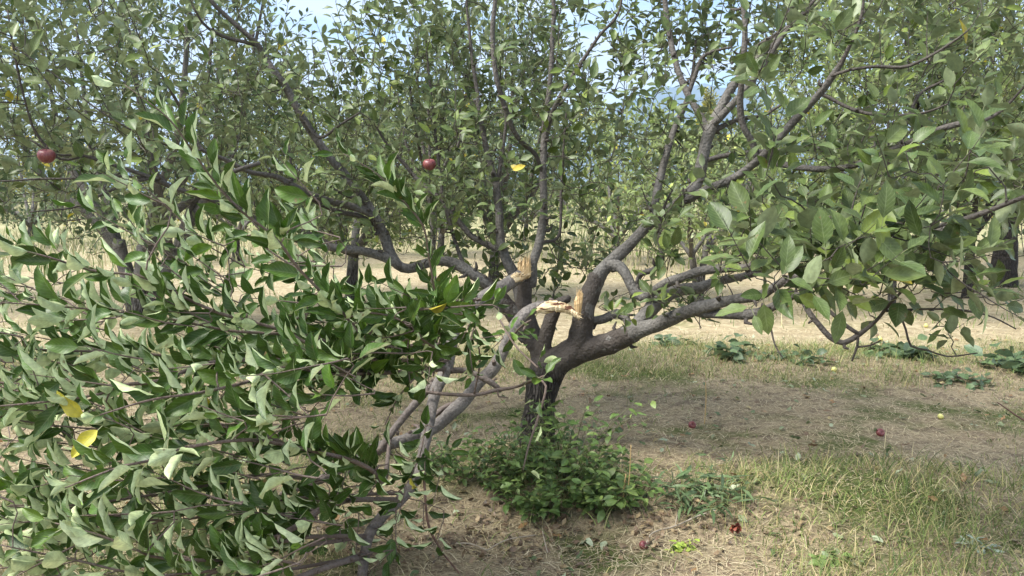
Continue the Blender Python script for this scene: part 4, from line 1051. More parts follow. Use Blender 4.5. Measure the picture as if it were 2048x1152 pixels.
# hanging leafy shoot in front of the trunk belongs to the lower limb's twig
hang = Plant(51, leafL=0.078, photo=0.35, fold=0.4, curl=0.3, wave=0.2, pal=BROKEN_PAL)
for px in ([(1035, 773, 4.1, 5), (1070, 760, 3.95, 5), (1092, 772, 3.9, 5), (1078, 830, 3.88, 5), (1058, 890, 3.86, 4), (1046, 940, 3.85, 3)],
           [(1012, 690, 4.55, 5), (1040, 655, 4.3, 4), (1062, 640, 4.2, 3)],
           [(1000, 640, 4.5, 4), (1030, 690, 4.3, 4), (1075, 735, 4.1, 4)],
           [(948, 790, 4.1, 4), (960, 720, 4.0, 4), (950, 660, 3.9, 3)]):
    p_, r_ = spline(limb(px)); hang.add_limb('wood', p_, r_)
    for j in range(3, len(p_), 3):
        hang.rosette(p_[j], nrm(p_[min(j + 1, len(p_) - 1)] - p_[j - 1]), 0.088, n=hang.rs.randint(1, 4))
hs = hang.emit_wood(M_BROKEN, lower, 'twig')
hang.leaves.build('hanging_foliage', M_LEAF, lower, rows=8, cols=5)


# ------------------------------------------------------------------ the other orchard trees
def back_tree(name, label, cat, base, H, R, seed, stems, n_sh, L, pal, mat=None, bark=None, low=0.9, upright=0.6, sl=0.35, group=None, rows=4, tw=0.09, cone=False, shade=1.0):
    """stems: list of (dx,dy lean at fork, fork height); crown = shoots through an ellipsoid shell"""
    o = thing(name, label, cat, base, group)
    T = Plant(seed, leafL=L, pal=pal, fold=0.35, curl=0.5, scale=1.2)
    rs = T.rs
    TK = Tubes()
    for sx, sy, fh in stems:
        f = np.array([sx, sy, fh])
        c = np.array([[sx * 0.05, sy * 0.05, -0.05, tw * 1.25], [sx * 0.3, sy * 0.3, fh * 0.35, tw], [sx * 0.75, sy * 0.75, fh * 0.75, tw * 0.85], [*f, tw * 0.8]])
        c[:, :3] += base
        p_, r_ = spline(c, 0.08); TK.add(p_, r_, 10, lump=0.05, cap=True)
        for k in range(max(3, 6 // len(stems) + 1)):
            az = rs.rand() * 6.28 if len(stems) == 1 else math.atan2(sy, sx) + rs.randn() * 0.9
            az = az if len(stems) > 1 else k * 1.26 + rs.rand()
            rr = R * (0.45 + 0.35 * rs.rand()); hh = fh + (H - fh) * (0.5 + 0.4 * rs.rand())
            if cone: rr *= 0.35; hh = H * (0.7 + 0.3 * rs.rand())
            e = np.array([math.cos(az) * rr, math.sin(az) * rr, hh])
            m = f + (e - f) * 0.45 + np.array([math.cos(az), math.sin(az), -0.35]) * R * 0.12
            c = np.array([[*(f - [0, 0, 0.1]), tw * 0.6], [*(f + (m - f) * 0.4), tw * 0.5], [*m, tw * 0.38], [*e, tw * 0.12]])
            c[:, :3] += base
            p_, r_ = spline(c, 0.1); T.add_limb('l', p_, r_)
    pts = []
    zc = (H + low) / 2; hz = (H - low) / 2
    while len(pts) < int(n_sh * 1.75):
        v = rs.randn(3); v = v / np.linalg.norm(v) * (0.45 + 0.55 * rs.rand() ** 0.6)
        if cone:
            v[:2] *= np.clip(1.0 - 0.75 * (v[2] * 0.5 + 0.5), 0.15, 1)
        p = np.array([v[0] * R, v[1] * R, zc + v[2] * hz]) + base
        if vnoise(p[0] * 1.0 + p[2] * .7, p[1] + p[2], 0.9 / max(0.6, R / 2.5), seed) < 0.30: continue
        pts.append(p)
    pts.sort(key=lambda p: T.nearest(p)[1])
    for p in pts:
        out_ = nrm(p - (base + np.array([0, 0, zc])))
        g = nrm(out_ * (1 - upright) + UP * upright + 0.3 * rs.randn(3))
        T.connect(p, g, spacing=0.14 * L / 0.08, r_tip=0.0035)
        T.shoot(p, g, sl * (0.6 + 0.8 * rs.rand()), L)
    TK.build('trunk', bark or M_BARK, o)
    T.emit_wood(bark or M_BARK, o, 'branches')
    T.leaves.build('crown', mat or M_FAR, o, rows=rows, cols=3, petw=0)
    return o


row = 'orchard apple trees behind the broken tree'
back_tree('apple_tree', 'grey apple tree with forked leaning stems on the straw, behind the fallen leaves', 'tree', GX(270, 9.8), 5.0, 2.05, 61,
          [(-0.25, 0.1, 1.0), (0.12, -0.05, 0.95), (0.3, 0.3, 0.8)], 300, 0.082, BACK_PAL, low=0.8, upright=0.85, sl=0.6, group=row, tw=0.10)
back_tree('apple_tree', 'apple tree half out of the frame past the red hanging apple', 'tree', GX(-330, 11.5), 4.4, 2.2, 62,
          [(0.1, 0, 0.9)], 220, 0.085, BACK_PAL, low=1.2, upright=0.7, group=row)
back_tree('young_apple_tree', 'slender straight young apple tree rising just behind the arching grey limb', 'tree', GX(866, 7.1), 3.2, 0.75, 63,
          [(0.0, 0.0, 1.5)], 46, 0.075, BACK_PAL, low=1.35, upright=0.8, sl=0.35, tw=0.03)
back_tree('apple_tree', 'bushy apple tree on the straw behind the left limbs, below the open sky', 'tree', GX(700, 11.8), 3.0, 2.0, 64,
          [(0.05, 0, 0.8)], 250, 0.088, PALE_PAL, low=0.6, upright=0.75, sl=0.5, group=row)
back_tree('apple_tree', 'apple tree with upright shoots behind the splintered centre stub', 'tree', GX(985, 12.5), 4.4, 1.45, 65,
          [(0.05, 0, 0.9)], 190, 0.09, BACK_PAL, low=0.7, upright=0.85, sl=0.6, group=row)
back_tree('apple_tree', 'low apple tree under the gap of sky and blue mountain', 'tree', GX(1400, 11.6), 2.35, 1.9, 66,
          [(-0.12, 0, 0.8), (0.1, 0.05, 0.85)], 170, 0.085, PALE_PAL, low=0.6, upright=0.5, sl=0.3, group=row, tw=0.055)
back_tree('apple_tree', 'pale green apple tree with thin pinkish stem behind the big right-hand leaves', 'tree', GX(1790, 11.0), 4.6, 2.0, 67,
          [(0.0, 0, 1.1)], 300, 0.085, PALE_PAL, low=1.1, upright=0.75, sl=0.5, group=row, tw=0.05)
back_tree('apple_tree', 'pale apple tree with short dark trunk beside the thick black trunk', 'tree', GX(1942, 12.4), 5.2, 2.2, 68,
          [(0.0, 0, 1.0)], 300, 0.088, PALE_PAL, bark=M_DARKBARK, low=1.2, upright=0.75, sl=0.5, group=row, tw=0.075)
back_tree('walnut_tree', 'tall dark tree with thick furrowed black trunk at the upper right', 'tree', GX(2012, 14.0), 8.5, 3.9, 69,
          [(0.0, 0, 1.9)], 430, 0.13, DARK_PAL, bark=M_DARKBARK, low=2.6, upright=0.35, sl=0.6, tw=0.19)
far_row = 'apple trees of the far orchard row'
for i, (px, dist, h, r_, lab) in enumerate([
    (60, 24, 3.8, 2.5, 'distant apple tree beyond the meadow, under the red hanging apple'),
    (470, 19, 4.0, 2.7, 'distant apple tree seen through the gap beside the forked stems'),
    (880, 20, 3.6, 2.6, 'distant apple tree behind the slender young tree'),
    (1230, 18, 3.3, 2.5, 'distant apple tree right of the torn stub, far across the straw'),
    (1580, 19, 3.6, 2.7, 'distant apple tree behind the drooping right limb'),
    (1860, 21, 3.8, 2.6, 'distant apple tree just left of the thick black trunk'),
    (2120, 20, 4.0, 2.5, 'distant apple tree beyond the thick black trunk'),
    (690, 27, 4.0, 2.8, 'distant apple tree in the row behind, below the open sky at centre left'),
    (1050, 27, 4.2, 2.8, 'distant apple tree in the row behind, seen past the splintered stub'),
    (1420, 27, 3.4, 2.8, 'distant apple tree in the row behind, below the blue mountain')]):
    back_tree('apple_tree', lab, 'tree', GX(px, dist), h, r_, 80 + i, [(0.05, 0, 0.7)], 170, 0.13, PALE_PAL if i % 2 else BACK_PAL,
              low=0.35, upright=0.6, sl=0.5, group=far_row, rows=3)
for i, (px, dist, h, r_, lab) in enumerate([
    (1412, 62, 8.6, 1.3, 'narrow yellowing poplar in the gap against the blue mountain'),
    (930, 66, 7.6, 1.4, 'narrow yellowing poplar behind the centre branches'),
    (130, 58, 5.2, 2.4, 'golden bushy tree at the far end of the meadow'),
    (1480, 70, 6.6, 2.2, 'pale yellow-green tree right of the narrow poplar'),
    (700, 70, 6.5, 2.2, 'pale yellow-green tree far behind the left limbs'),
    (-40, 62, 5.2, 2.6, 'yellow-green bushy tree at the far left edge of the meadow')]):
    back_tree('poplar_tree' if r_ < 1.5 else 'bushy_tree', lab, 'tree', GX(px, dist), h, r_, 95 + i, [(0, 0, 1.2)], 110, 0.36, GOLD_PAL,
              low=0.4, upright=0.85 if r_ < 1.5 else 0.5, sl=0.9, rows=3, cone=r_ < 1.5)

# far treeline that reads as one mass
rs = np.random.RandomState(7)
TL = Leaves(); n = 16000
cl = rs.rand(260, 2); cx = -150 + 300 * cl[:, 0]; cyy = 85 + 45 * cl[:, 1]; ch = 2.2 + 3.2 * rs.rand(260) ** 2
k = rs.randint(0, 260, n)
v = rs.randn(n, 3); v = v / np.linalg.norm(v, axis=1, keepdims=True) * (0.6 + 0.4 * rs.rand(n, 1))
pos = np.stack([cx[k] + v[:, 0] * 3.2, cyy[k] + v[:, 1] * 3, ch[k] * (0.5 + 0.5 * v[:, 2])], 1)
tint = rs.rand(260)[k][:, None]
c = (1 - tint) * np.array([0.06, 0.10, 0.04]) + tint * np.array([0.22, 0.22, 0.07])
c = c * (0.7 + 0.6 * rs.rand(n, 1))
TL.add(pos, rs.randn(n, 3), UP + 0.7 * rs.randn(n, 3), 0.55 + 0.4 * rs.rand(n), 0.7, 0.2, 0.3, 0, c, c * 1.2, 0.0)
o = TL.build('treeline', M_FAR, None, rows=3, cols=3, petw=0)
tag(o, 'hazy yellow-green line of bushes across the far edge of the field', 'treeline', kind='stuff')


# ------------------------------------------------------------------ ground cover
def wedge(n, d0, d1, rs, margin=1.12, power=1.0):
    """points spread over the ground in front of the viewer"""
    d = np.sqrt(d0 ** 2 + (d1 ** 2 - d0 ** 2) * rs.rand(n) ** power)
    x = (rs.rand(n) * 2 - 1) * 1024 / FPX * margin * d
    return x, d


def blades(x, y, length, width, lean, col, rs, flat=False, segs=3):
    n = len(x); z = hgt(x, y)
    az = rs.rand(n) * 6.283
    dirh = np.stack([np.cos(az), np.sin(az), np.zeros(n)], 1)
    side = np.stack([-np.sin(az), np.cos(az), np.zeros(n)], 1)
    if not flat:                        # turn blade faces at random about their own axis
        a2 = az + rs.randn(n) * 0.8
        side = np.stack([-np.sin(a2), np.cos(a2), np.zeros(n)], 1)
    pts = [np.stack([x, y, z - 0.004 + (0.006 * rs.rand(n) if flat else 0)], 1)]
    for s_ in range(segs):
        f = (s_ + 0.5) / segs
        a = lean * (0.35 + 1.3 * f) if not flat else np.full(n, 0.0)
        if flat:
            el = lean * (1 - 2.2 * f)          # rises a little then comes down again
            stp = dirh * np.cos(el)[:, None] + UP * np.sin(el)[:, None]
            bend = rs.randn(n)[:, None] * 0.25 * side
            stp = nrm(stp + bend)
        else:
            stp = dirh * np.sin(a)[:, None] + UP * np.cos(a)[:, None]
        pts.append(pts[-1] + stp * (length / segs)[:, None])
    V = []
    for s_, p in enumerate(pts):
        w = width * (1 - 0.85 * (s_ / segs) ** 1.5) * 0.5
        V += [p - side * w[:, None], p + side * w[:, None]]
    V = np.stack(V, 1); nv = V.shape[1]
    q = np.array([[2 * i, 2 * i + 1, 2 * i + 3, 2 * i + 2] for i in range(segs)])
    Q = (q[None] + (np.arange(n) * nv)[:, None, None]).reshape(-1, 4)
    return V.reshape(-1, 3), Q, np.repeat(col, nv, 0)


def pick(rs, n, stops, jitter=0.3):
    stops = np.array(stops); k = rs.randint(0, len(stops), n)
    return stops[k] * (1 - jitter / 2 + jitter * rs.rand(n, 1))


def join(parts):
    V, Q, C = [], [], []; o_ = 0
    for v, q, c in parts:
        V.append(v); Q.append(q + o_); C.append(c); o_ += len(v)
    return np.vstack(V), np.vstack(Q), np.vstack(C)


def greenness(x, y):
    """where living grass grows: 0..1"""
    g = 0.38 + 0.9 * (vnoise(x, y, 1.1, 21) - 0.5) + 0.5 * (vnoise(x, y, 3.3, 23) - 0.5)
    g = g + 0.75 * np.exp(-(((x - 1.9) / 1.5) ** 2 + ((y - 4.15) / 0.45) ** 2))
    g = g + 1.0 * np.exp(-((y - 7.6 - 0.25 * np.sin(x * 1.3)) / 0.75) ** 2)
    g = g + 0.30 * np.clip((4.7 - y) / 0.5, 0, 1) * np.clip((x - 0.5) / 0.5, 0, 1)
    g = g - 0.75 * np.exp(-(((x - 2.2) / 1.8) ** 2 + ((y - 5.7) / 0.8) ** 2))
    g = g - 0.45 * np.exp(-(((x - 0.25) / 0.8) ** 2 + ((y - 3.75) / 0.3) ** 2))
    g = g - 0.5 * np.clip((y - 8.8) / 1.2, 0, 1) + 0.25 * np.clip((y - 15) / 10, 0, 1)
    return np.clip(g, 0, 1)


rs = np.random.RandomState(101)
STRAW = [(0.47, 0.39, 0.24), (0.38, 0.30, 0.19), (0.56, 0.48, 0.32), (0.29, 0.22, 0.145), (0.24, 0.18, 0.115), (0.45, 0.39, 0.235), (0.52, 0.45, 0.28)]
parts = []
x, y = wedge(85000, 3.0, 9.5, rs, power=1.25)
dark = np.clip(1.25 * (vnoise(x, y, 1.4, 31) - 0.42) * 2, 0, 1) * np.exp(-((y - 5.9) / 1.3) ** 2)
keep = rs.rand(len(x)) > 0.45 * greenness(x, y)
x, y, dark = x[keep], y[keep], dark[keep]
c = pick(rs, len(x), STRAW) * (1 - 0.2 * dark[:, None])
parts.append(blades(x, y, 0.04 + 0.11 * rs.rand(len(x)) ** 1.5, 0.0022 + 0.0022 * rs.rand(len(x)), 0.15 + 0.4 * rs.rand(len(x)), c, rs, flat=True))
x, y = wedge(42000, 9.0, 30, rs)
c = pick(rs, len(x), [(0.54, 0.46, 0.30), (0.44, 0.36, 0.22), (0.60, 0.52, 0.36), (0.32, 0.25, 0.15)])
parts.append(blades(x, y, 0.10 + 0.15 * rs.rand(len(x)), 0.006 + 0.006 * rs.rand(len(x)), 0.2 + 0.4 * rs.rand(len(x)), c, rs, flat=True, segs=2))
V, Q, C = join(parts)
tag(obj('mown_hay', mesh_np('mown_hay', V, Q, M_HAY, cols={'col': C})), 'dry mown hay strewn over the orchard floor', 'hay', kind='stuff')

GREEN = [(0.085, 0.135, 0.035), (0.14, 0.19, 0.05), (0.20, 0.25, 0.075), (0.29, 0.30, 0.12), (0.10, 0.15, 0.05), (0.22, 0.28, 0.085)]
parts = []
x, y = wedge(120000, 3.0, 10.5, rs, power=1.2)
g = greenness(x, y); keep = rs.rand(len(x)) < g ** 1.6 * 0.9
x, y, g = x[keep], y[keep], g[keep]
dry = rs.rand(len(x)) < 0.28
c = pick(rs, len(x), GREEN); c[dry] = pick(rs, int(dry.sum()), [(0.40, 0.34, 0.17), (0.48, 0.40, 0.22), (0.32, 0.27, 0.12)])
tall = 0.55 + 1.3 * g ** 2 * (vnoise(x, y, 2.3, 41))
parts.append(blades(x, y, (0.03 + 0.10 * rs.rand(len(x))) * tall, 0.0028 + 0.0028 * rs.rand(len(x)), 0.3 + 1.5 * rs.rand(len(x)), c, rs))
# long wiry blades in the front right mound and the strip behind
x = np.concatenate([1.9 + 1.35 * rs.randn(3000), rs.uniform(-6, 6, 6500)]); y = np.concatenate([4.05 + 0.30 * rs.randn(3000), 7.6 + 0.42 * rs.randn(6500)])
keep = (vnoise(x, y, 2.1, 47) > 0.36) & (y > 3.2); x, y = x[keep], y[keep]
c = pick(rs, len(x), GREEN + [(0.46, 0.40, 0.20), (0.40, 0.36, 0.15), (0.50, 0.44, 0.26)], 0.5)
parts.append(blades(x, y, 0.05 + 0.13 * rs.rand(len(x)), 0.003 + 0.003 * rs.rand(len(x)), 0.5 + 1.3 * rs.rand(len(x)), c, rs, segs=5))
x, y = wedge(9000, 9.5, 26, rs)
k = vnoise(x, y, 0.5, 61) > 0.6; x, y = x[k], y[k]
c = pick(rs, len(x), GREEN + [(0.44, 0.38, 0.22)])
parts.append(blades(x, y, 0.08 + 0.2 * rs.rand(len(x)), 0.008 + 0.008 * rs.rand(len(x)), 0.3 + 0.9 * rs.rand(len(x)), c, rs))
V, Q, C = join(parts)
tag(obj('grass', mesh_np('grass', V, Q, M_GRASS, cols={'col': C})), 'patchy green and drying grass around the tree and in the strip behind it', 'grass', kind='stuff')

parts = []
x, y = wedge(26000, 15, 70, rs)
k = vnoise(x, y, 0.16, 51) + 0.012 * (y - 20) > 0.55
x, y = x[k], y[k]
c = pick(rs, len(x), [(0.40, 0.37, 0.21), (0.22, 0.25, 0.10), (0.50, 0.44, 0.28), (0.15, 0.19, 0.07)])
parts.append(blades(x, y, 0.25 + 0.5 * rs.rand(len(x)), 0.02 + 0.02 * rs.rand(len(x)), 0.15 + 0.5 * rs.rand(len(x)), c, rs, segs=2))
V, Q, C = join(parts)
tag(obj('meadow_grass', mesh_np('meadow_grass', V, Q, M_GRASS, cols={'col': C})), 'tall yellowing meadow grass beyond the straw', 'meadow grass', kind='stuff')

# fallen leaves
FL = Leaves()
x, y = wedge(900, 3.2, 9.0, rs, power=1.2)
n = len(x)
c = pick(rs, n, [(0.10, 0.14, 0.06), (0.20, 0.23, 0.12), (0.26, 0.15, 0.07), (0.34, 0.27, 0.13), (0.15, 0.09, 0.05), (0.30, 0.34, 0.22)])
ax = np.stack([rs.randn(n), rs.randn(n), 0.15 * rs.randn(n)], 1)
FL.add(np.stack([x, y, hgt(x, y) + 0.012 + 0.015 * rs.rand(n)], 1), ax, UP + 0.3 * rs.randn(n, 3), 0.04 + 0.035 * rs.rand(n), 0.5, 0.5 * rs.rand(n), rs.randn(n) * 0.7, 0.4, c, c * 1.3, 0.0)
x, y = rs.normal(0.1, 0.9, 700), rs.normal(3.75, 0.2, 700); n = 700
c = pick(rs, n, [(0.16, 0.10, 0.065), (0.22, 0.15, 0.09), (0.10, 0.065, 0.045), (0.30, 0.22, 0.12)])
ax = np.stack([rs.randn(n), rs.randn(n), 0.2 * rs.randn(n)], 1)
FL.add(np.stack([x, y, hgt(x, y) + 0.008 + 0.012 * rs.rand(n)], 1), ax, UP + 0.4 * rs.randn(n, 3), 0.02 + 0.03 * rs.rand(n), 0.5, 0.5 * rs.rand(n), rs.randn(n), 0.4, c, c, 0.0)
tag(FL.build('fallen_leaves', M_LEAF, None, rows=5, cols=3, petw=0), 'green, brown and dry leaves scattered on the mown ground', 'fallen leaves', kind='stuff')


# ------------------------------------------------------------------ weeds
def weed(name, label, cat, centre, rx, ry, h, n_st, L, cols_top, seed, wr=0.5, per=9, group=None, lean=0.5, spread=0.9):
    """clump of leafy stems"""
    rs = np.random.RandomState(seed)
    o = thing(name, label, cat, centre, group)
    T = Tubes(); LV = Leaves()
    for _ in range(n_st):
        a = rs.rand() * 6.28; r = math.sqrt(rs.rand())
        bx, by = centre[0] + rx * r * math.cos(a), centre[1] + ry * r * math.sin(a)
        b = np.array([bx, by, float(hgt(bx, by)) - 0.01])
        hh = h * (0.45 + 0.65 * rs.rand()) * (1.1 - 0.5 * r)
        d = nrm(np.array([math.cos(a) * lean * r, math.sin(a) * lean * r, 1]) + 0.2 * rs.randn(3))
        k = 6; q = [b]
        for i in range(k):
            d = nrm(d + np.array([math.cos(a), math.sin(a), -0.2]) * 0.1 + 0.12 * rs.randn(3)); q.append(q[-1] + d * hh / k)
        q = np.array(q)
        if n_st > 30: T.add(q, np.linspace(0.0028, 0.001, k + 1), 4)
        else:
            T1 = Tubes(); T1.add(q, np.linspace(0.0028, 0.001, k + 1), 4); T1.build('stem', M_WSTEM, o)
        n = per; f = 0.15 + 0.85 * (np.arange(n) + rs.rand(n) * 0.6) / n
        j = np.clip((f * k).astype(int), 0, k - 1); fr = (f * k - j)[:, None].clip(0, 1)
        base = q[j] * (1 - fr) + q[j + 1] * fr
        th = np.arange(n) * 2.4 + rs.rand() * 6.28
        ax = np.stack([np.cos(th), np.sin(th), spread * (rs.rand(n) - 0.35)], 1)
        c = pick(rs, n, cols_top, 0.5)
        LV.add(base, ax, UP + 0.45 * rs.randn(n, 3), L * (0.6 + 0.6 * rs.rand(n)), wr, 0.3 * rs.rand(n), 0.2 + 0.9 * rs.rand(n), 0.12, c, c * 1.5 + 0.03, L * 0.15)
    if T.n: T.build('stems', M_WSTEM, o)
    LV.build('leaves', M_LEAF, o, rows=6, cols=5)
    return o


M_WSTEM = noise_material('green_weed_stem', [(0.3, (0.07, 0.09, 0.03)), (0.7, (0.15, 0.15, 0.07))], scale=30, rough=0.7)
DG = [(0.035, 0.065, 0.025), (0.05, 0.085, 0.035), (0.075, 0.11, 0.04)]
LG = [(0.12, 0.19, 0.045), (0.17, 0.24, 0.06), (0.09, 0.14, 0.04)]
MG = [(0.07, 0.125, 0.026), (0.10, 0.16, 0.04), (0.14, 0.20, 0.05), (0.05, 0.09, 0.022), (0.085, 0.14, 0.03)]
weed('weed_bush', 'dense dark green leafy weeds crowding the foot of the broken tree', 'weeds', G(1110, 985), 0.25, 0.20, 0.46, 90, 0.060, MG, 1)
weed('weed_bush', 'bright green leafy weeds at the right edge of the dark clump', 'weeds', G(1225, 1000), 0.16, 0.12, 0.32, 22, 0.068, LG + LG + MG, 2)
weed('weed_bush', 'low dark creeping weeds left of the trunk foot', 'weeds', G(955, 935), 0.36, 0.22, 0.24, 75, 0.045, MG, 3)
weed('weed_bush', 'tall weeds climbing beside the trunk on its right', 'weeds', G(1145, 935), 0.13, 0.10, 0.72, 30, 0.062, MG, 4)
weed('weed_bush', 'dark vine-like weeds climbing the left side of the trunk', 'weeds', G(1040, 960), 0.12, 0.08, 0.50, 22, 0.050, MG, 18, lean=0.2)
weed('weed_clump', 'long-bladed green weed standing alone in the drying grass', 'weeds', G(1405, 1010), 0.13, 0.10, 0.36, 26, 0.12, [(0.07, 0.115, 0.045), (0.10, 0.15, 0.06)], 5, wr=0.16, per=6, lean=0.7)
weed('weed_seedling', 'small bright yellow-green seedling in the front grass', 'weeds', G(1363, 1100), 0.03, 0.02, 0.10, 5, 0.04, [(0.28, 0.38, 0.05), (0.36, 0.44, 0.08)], 6)
weed('weed_seedling', 'pale silvery rosette low in the lower right grass', 'weeds', G(1955, 1095), 0.05, 0.03, 0.06, 6, 0.075, [(0.30, 0.36, 0.28), (0.36, 0.42, 0.34)], 16, wr=0.2, per=5)
weed('weed_clump', 'broad pale leaf plant near the front edge of the grass', 'weeds', G(1660, 1130), 0.05, 0.03, 0.07, 5, 0.06, [(0.17, 0.25, 0.07)], 17, wr=0.7, per=4)
for i, (px, py, L, lab) in enumerate([
    (1470, 712, 0.13, 'broad-leaved plant in the grass strip under the drooping limb'),
    (1790, 712, 0.16, 'large-leaved dark green plant under the whip-like twig'),
    (2015, 735, 0.17, 'large bluish-green leaf plant at the right end of the grass strip'),
    (1345, 690, 0.10, 'small leafy plant in the grass strip behind the low right limb'),
    (1920, 765, 0.09, 'small leafy plant at the front of the grass strip'),
    (1600, 720, 0.10, 'leafy plant among taller grass in the middle of the strip')]):
    weed('broadleaf_plant', lab, 'plant', G(px, py), 0.24, 0.16, 0.24 if L > .12 else 0.16, 14, L, [(0.06, 0.10, 0.045), (0.10, 0.15, 0.06), (0.08, 0.12, 0.06)], 30 + i, wr=0.62, per=4, group='broad-leaved plants in the grass strip')
# young suckers with leaves rising behind the fork
for i, (px, d0, hh, lab) in enumerate([(1096, 6.2, 0.0, 'thin reddish sucker directly behind the torn stubs')]):
    b = GX(px, d0); o = thing('sucker', lab, 'sucker', b)
    Tn = Plant(140 + i, leafL=0.07, pal=APPLE_PAL)
    c = np.array([[b[0], b[1], b[2] - 0.02, 0.009], [b[0] + 0.02, b[1], 0.6, 0.008], [b[0] + 0.09, b[1] + 0.03, 1.2, 0.006], [b[0] + 0.12, b[1], 1.9, 0.003]])
    p_, r_ = spline(c, 0.06); Tn.add_limb('l', p_, r_)
    for j in range(10, len(p_), 2): Tn.rosette(p_[j], UP, 0.07)
    Tn.emit_wood(M_BARK, o, 'stem'); Tn.leaves.build('leaves', M_LEAF, o, rows=5, cols=3)

# dry stalks
M_STALK = noise_material('dry_stalk', [(0.3, (0.30, 0.20, 0.09)), (0.7, (0.52, 0.38, 0.17))], scale=20, rough=0.8)
M_PALESTICK = noise_material('bleached_twig', [(0.3, (0.24, 0.20, 0.15)), (0.7, (0.40, 0.35, 0.27))], scale=25, rough=0.85)
M_REDTWIG = noise_material('red_brown_twig', [(0.3, (0.08, 0.045, 0.035)), (0.7, (0.16, 0.09, 0.065))], scale=25, rough=0.7)


def stick(name, label, cat, px, mat, forks=()):
    T = Tubes()
    for line in [px, *forks]:
        p_, r_ = spline(limb(line), 0.015); T.add(p_, r_, 6, lump=0.12, cap=True)
    me = mesh_np(name, np.vstack(T.v), np.vstack(T.q), mat)
    return tag(obj(name, me), label, cat)


def on_ground(pts, w, lift=0.012):
    r = []
    for i, (x_, y_) in enumerate(pts):
        g = G(x_, y_); d = (g - CAM) @ FWD
        up = lift * (1 + i % 2)
        r.append((x_, y_ - up * FPX / d, d, w))
    return r


gd = lambda x_, y_: float((G(x_, y_) - CAM) @ FWD)
stick('pale_stick', 'bleached forked twig lying in the grass before the long-bladed weed', 'stick', on_ground([(1290, 1100), (1305, 1078), (1350, 1058), (1400, 1042), (1440, 1025)], 3.2, 0.014), M_PALESTICK,
      [on_ground([(1350, 1058), (1356, 1035), (1360, 1022)], 2, 0.014)])
stick('dry_stalk', 'tan snapped stalk upright among the bright green weeds', 'stalk', [(1246, 1010, gd(1246, 1012), 3.5), (1247, 985, gd(1246, 1012), 3.5), (1252, 948, gd(1246, 1012), 3)], M_STALK)
stick('dry_stalk', 'taller thin brown stalk beside the snapped tan one', 'stalk', [(1253, 1000, gd(1250, 1012), 2.5), (1259, 950, gd(1250, 1012), 2.2), (1262, 890, gd(1250, 1012), 1.8)], M_STALK)
stick('dry_stalk', 'lone thin brown stem standing in the mown hay by the fallen red apple', 'stalk', [(1409, 848, gd(1409, 850), 2.2), (1412, 800, gd(1409, 850), 2), (1411, 765, gd(1409, 850), 1.5)], M_STALK)
stick('bare_twig', 'thin red-brown twig dangling to the ground right of the fallen leaves', 'twig', [(848, 940, 3.85, 5), (850, 990, 3.8, 5), (857, 1050, 3.72, 5), (882, 1100, 3.62, 4), (920, 1148, 3.5, 3)], M_REDTWIG)
stick('bare_twig', 'dark bare twig rising at the right edge over the hay', 'twig', [(2070, 850, 4.6, 4), (2040, 836, 4.65, 4), (2010, 815, 4.7, 3), (1995, 805, 4.7, 2)], M_REDTWIG)
rsx = np.random.RandomState(9)
for i, (x0, y0, x1, y1, lab) in enumerate([
    (905, 1092, 975, 1106, 'straight pale twig on the bare soil, left of the weeds'),
    (975, 1105, 1070, 1075, 'curved pale twig across the bare soil under the weeds'),
    (1085, 1060, 1095, 1110, 'short pale twig pointing at the viewer below the dark weeds')]):
    xm, ym = (x0 + x1) / 2 + rsx.randn() * 8, (y0 + y1) / 2 + rsx.randn() * 5
    stick('pale_stick', lab, 'stick', on_ground([(x0, y0), (xm, ym), (x1, y1)], 2.5, 0.012), M_PALESTICK)

# ------------------------------------------------------------------ apples
def apple_material(name, a, b, c):
    m, t, n, l = new_mat(name)
    o = n('ShaderNodeOutputMaterial'); p = n('ShaderNodeBsdfPrincipled')
    tcn = n('ShaderNodeTexCoord'); mp = n('ShaderNodeMapping'); mp.inputs['Scale'].default_value = (60, 60, 9)
    l(tcn.outputs['Object'], mp.inputs['Vector'])
    n1 = n('ShaderNodeTexNoise'); n1.inputs['Scale'].default_value = 1; n1.inputs['Detail'].default_value = 5
    l(mp.outputs[0], n1.inputs['Vector'])
    r = n('ShaderNodeValToRGB'); e = r.color_ramp.elements
    e[0].position = 0.3; e[0].color = (*a, 1); e[1].position = 0.7; e[1].color = (*c, 1)
    q = e.new(0.5); q.color = (*b, 1)
    l(n1.outputs['Fac'], r.inputs[0])
    n2 = n('ShaderNodeTexVoronoi'); n2.inputs['Scale'].default_value = 190
    l(tcn.outputs['Object'], n2.inputs['Vector'])
    sp = n('ShaderNodeMath'); sp.operation = 'LESS_THAN'; sp.inputs[1].default_value = 0.16; l(n2.outputs['Distance'], sp.inputs[0])
    sc = n('ShaderNodeMath'); sc.operation = 'MULTIPLY'; sc.inputs[1].default_value = 0.45; l(sp.outputs[0], sc.inputs[0])
    mixd = n('ShaderNodeMix'); mixd.data_type = 'RGBA'; mixd.inputs[7].default_value = (0.5, 0.36, 0.25, 1)
    l(sc.outputs[0], mixd.inputs[0]); l(r.outputs[0], mixd.inputs[6]); l(mixd.outputs[2], p.inputs['Base Color'])
    p.inputs['Roughness'].default_value = 0.42
    l(p.outputs[0], o.inputs['Surface'])
    return m


M_RED = apple_material('red_apple_skin', (0.11, 0.022, 0.026), (0.165, 0.038, 0.040), (0.22, 0.085, 0.065))
M_YEL = apple_material('yellow_apple_skin', (0.50, 0.48, 0.13), (0.58, 0.55, 0.19), (0.44, 0.46, 0.14))


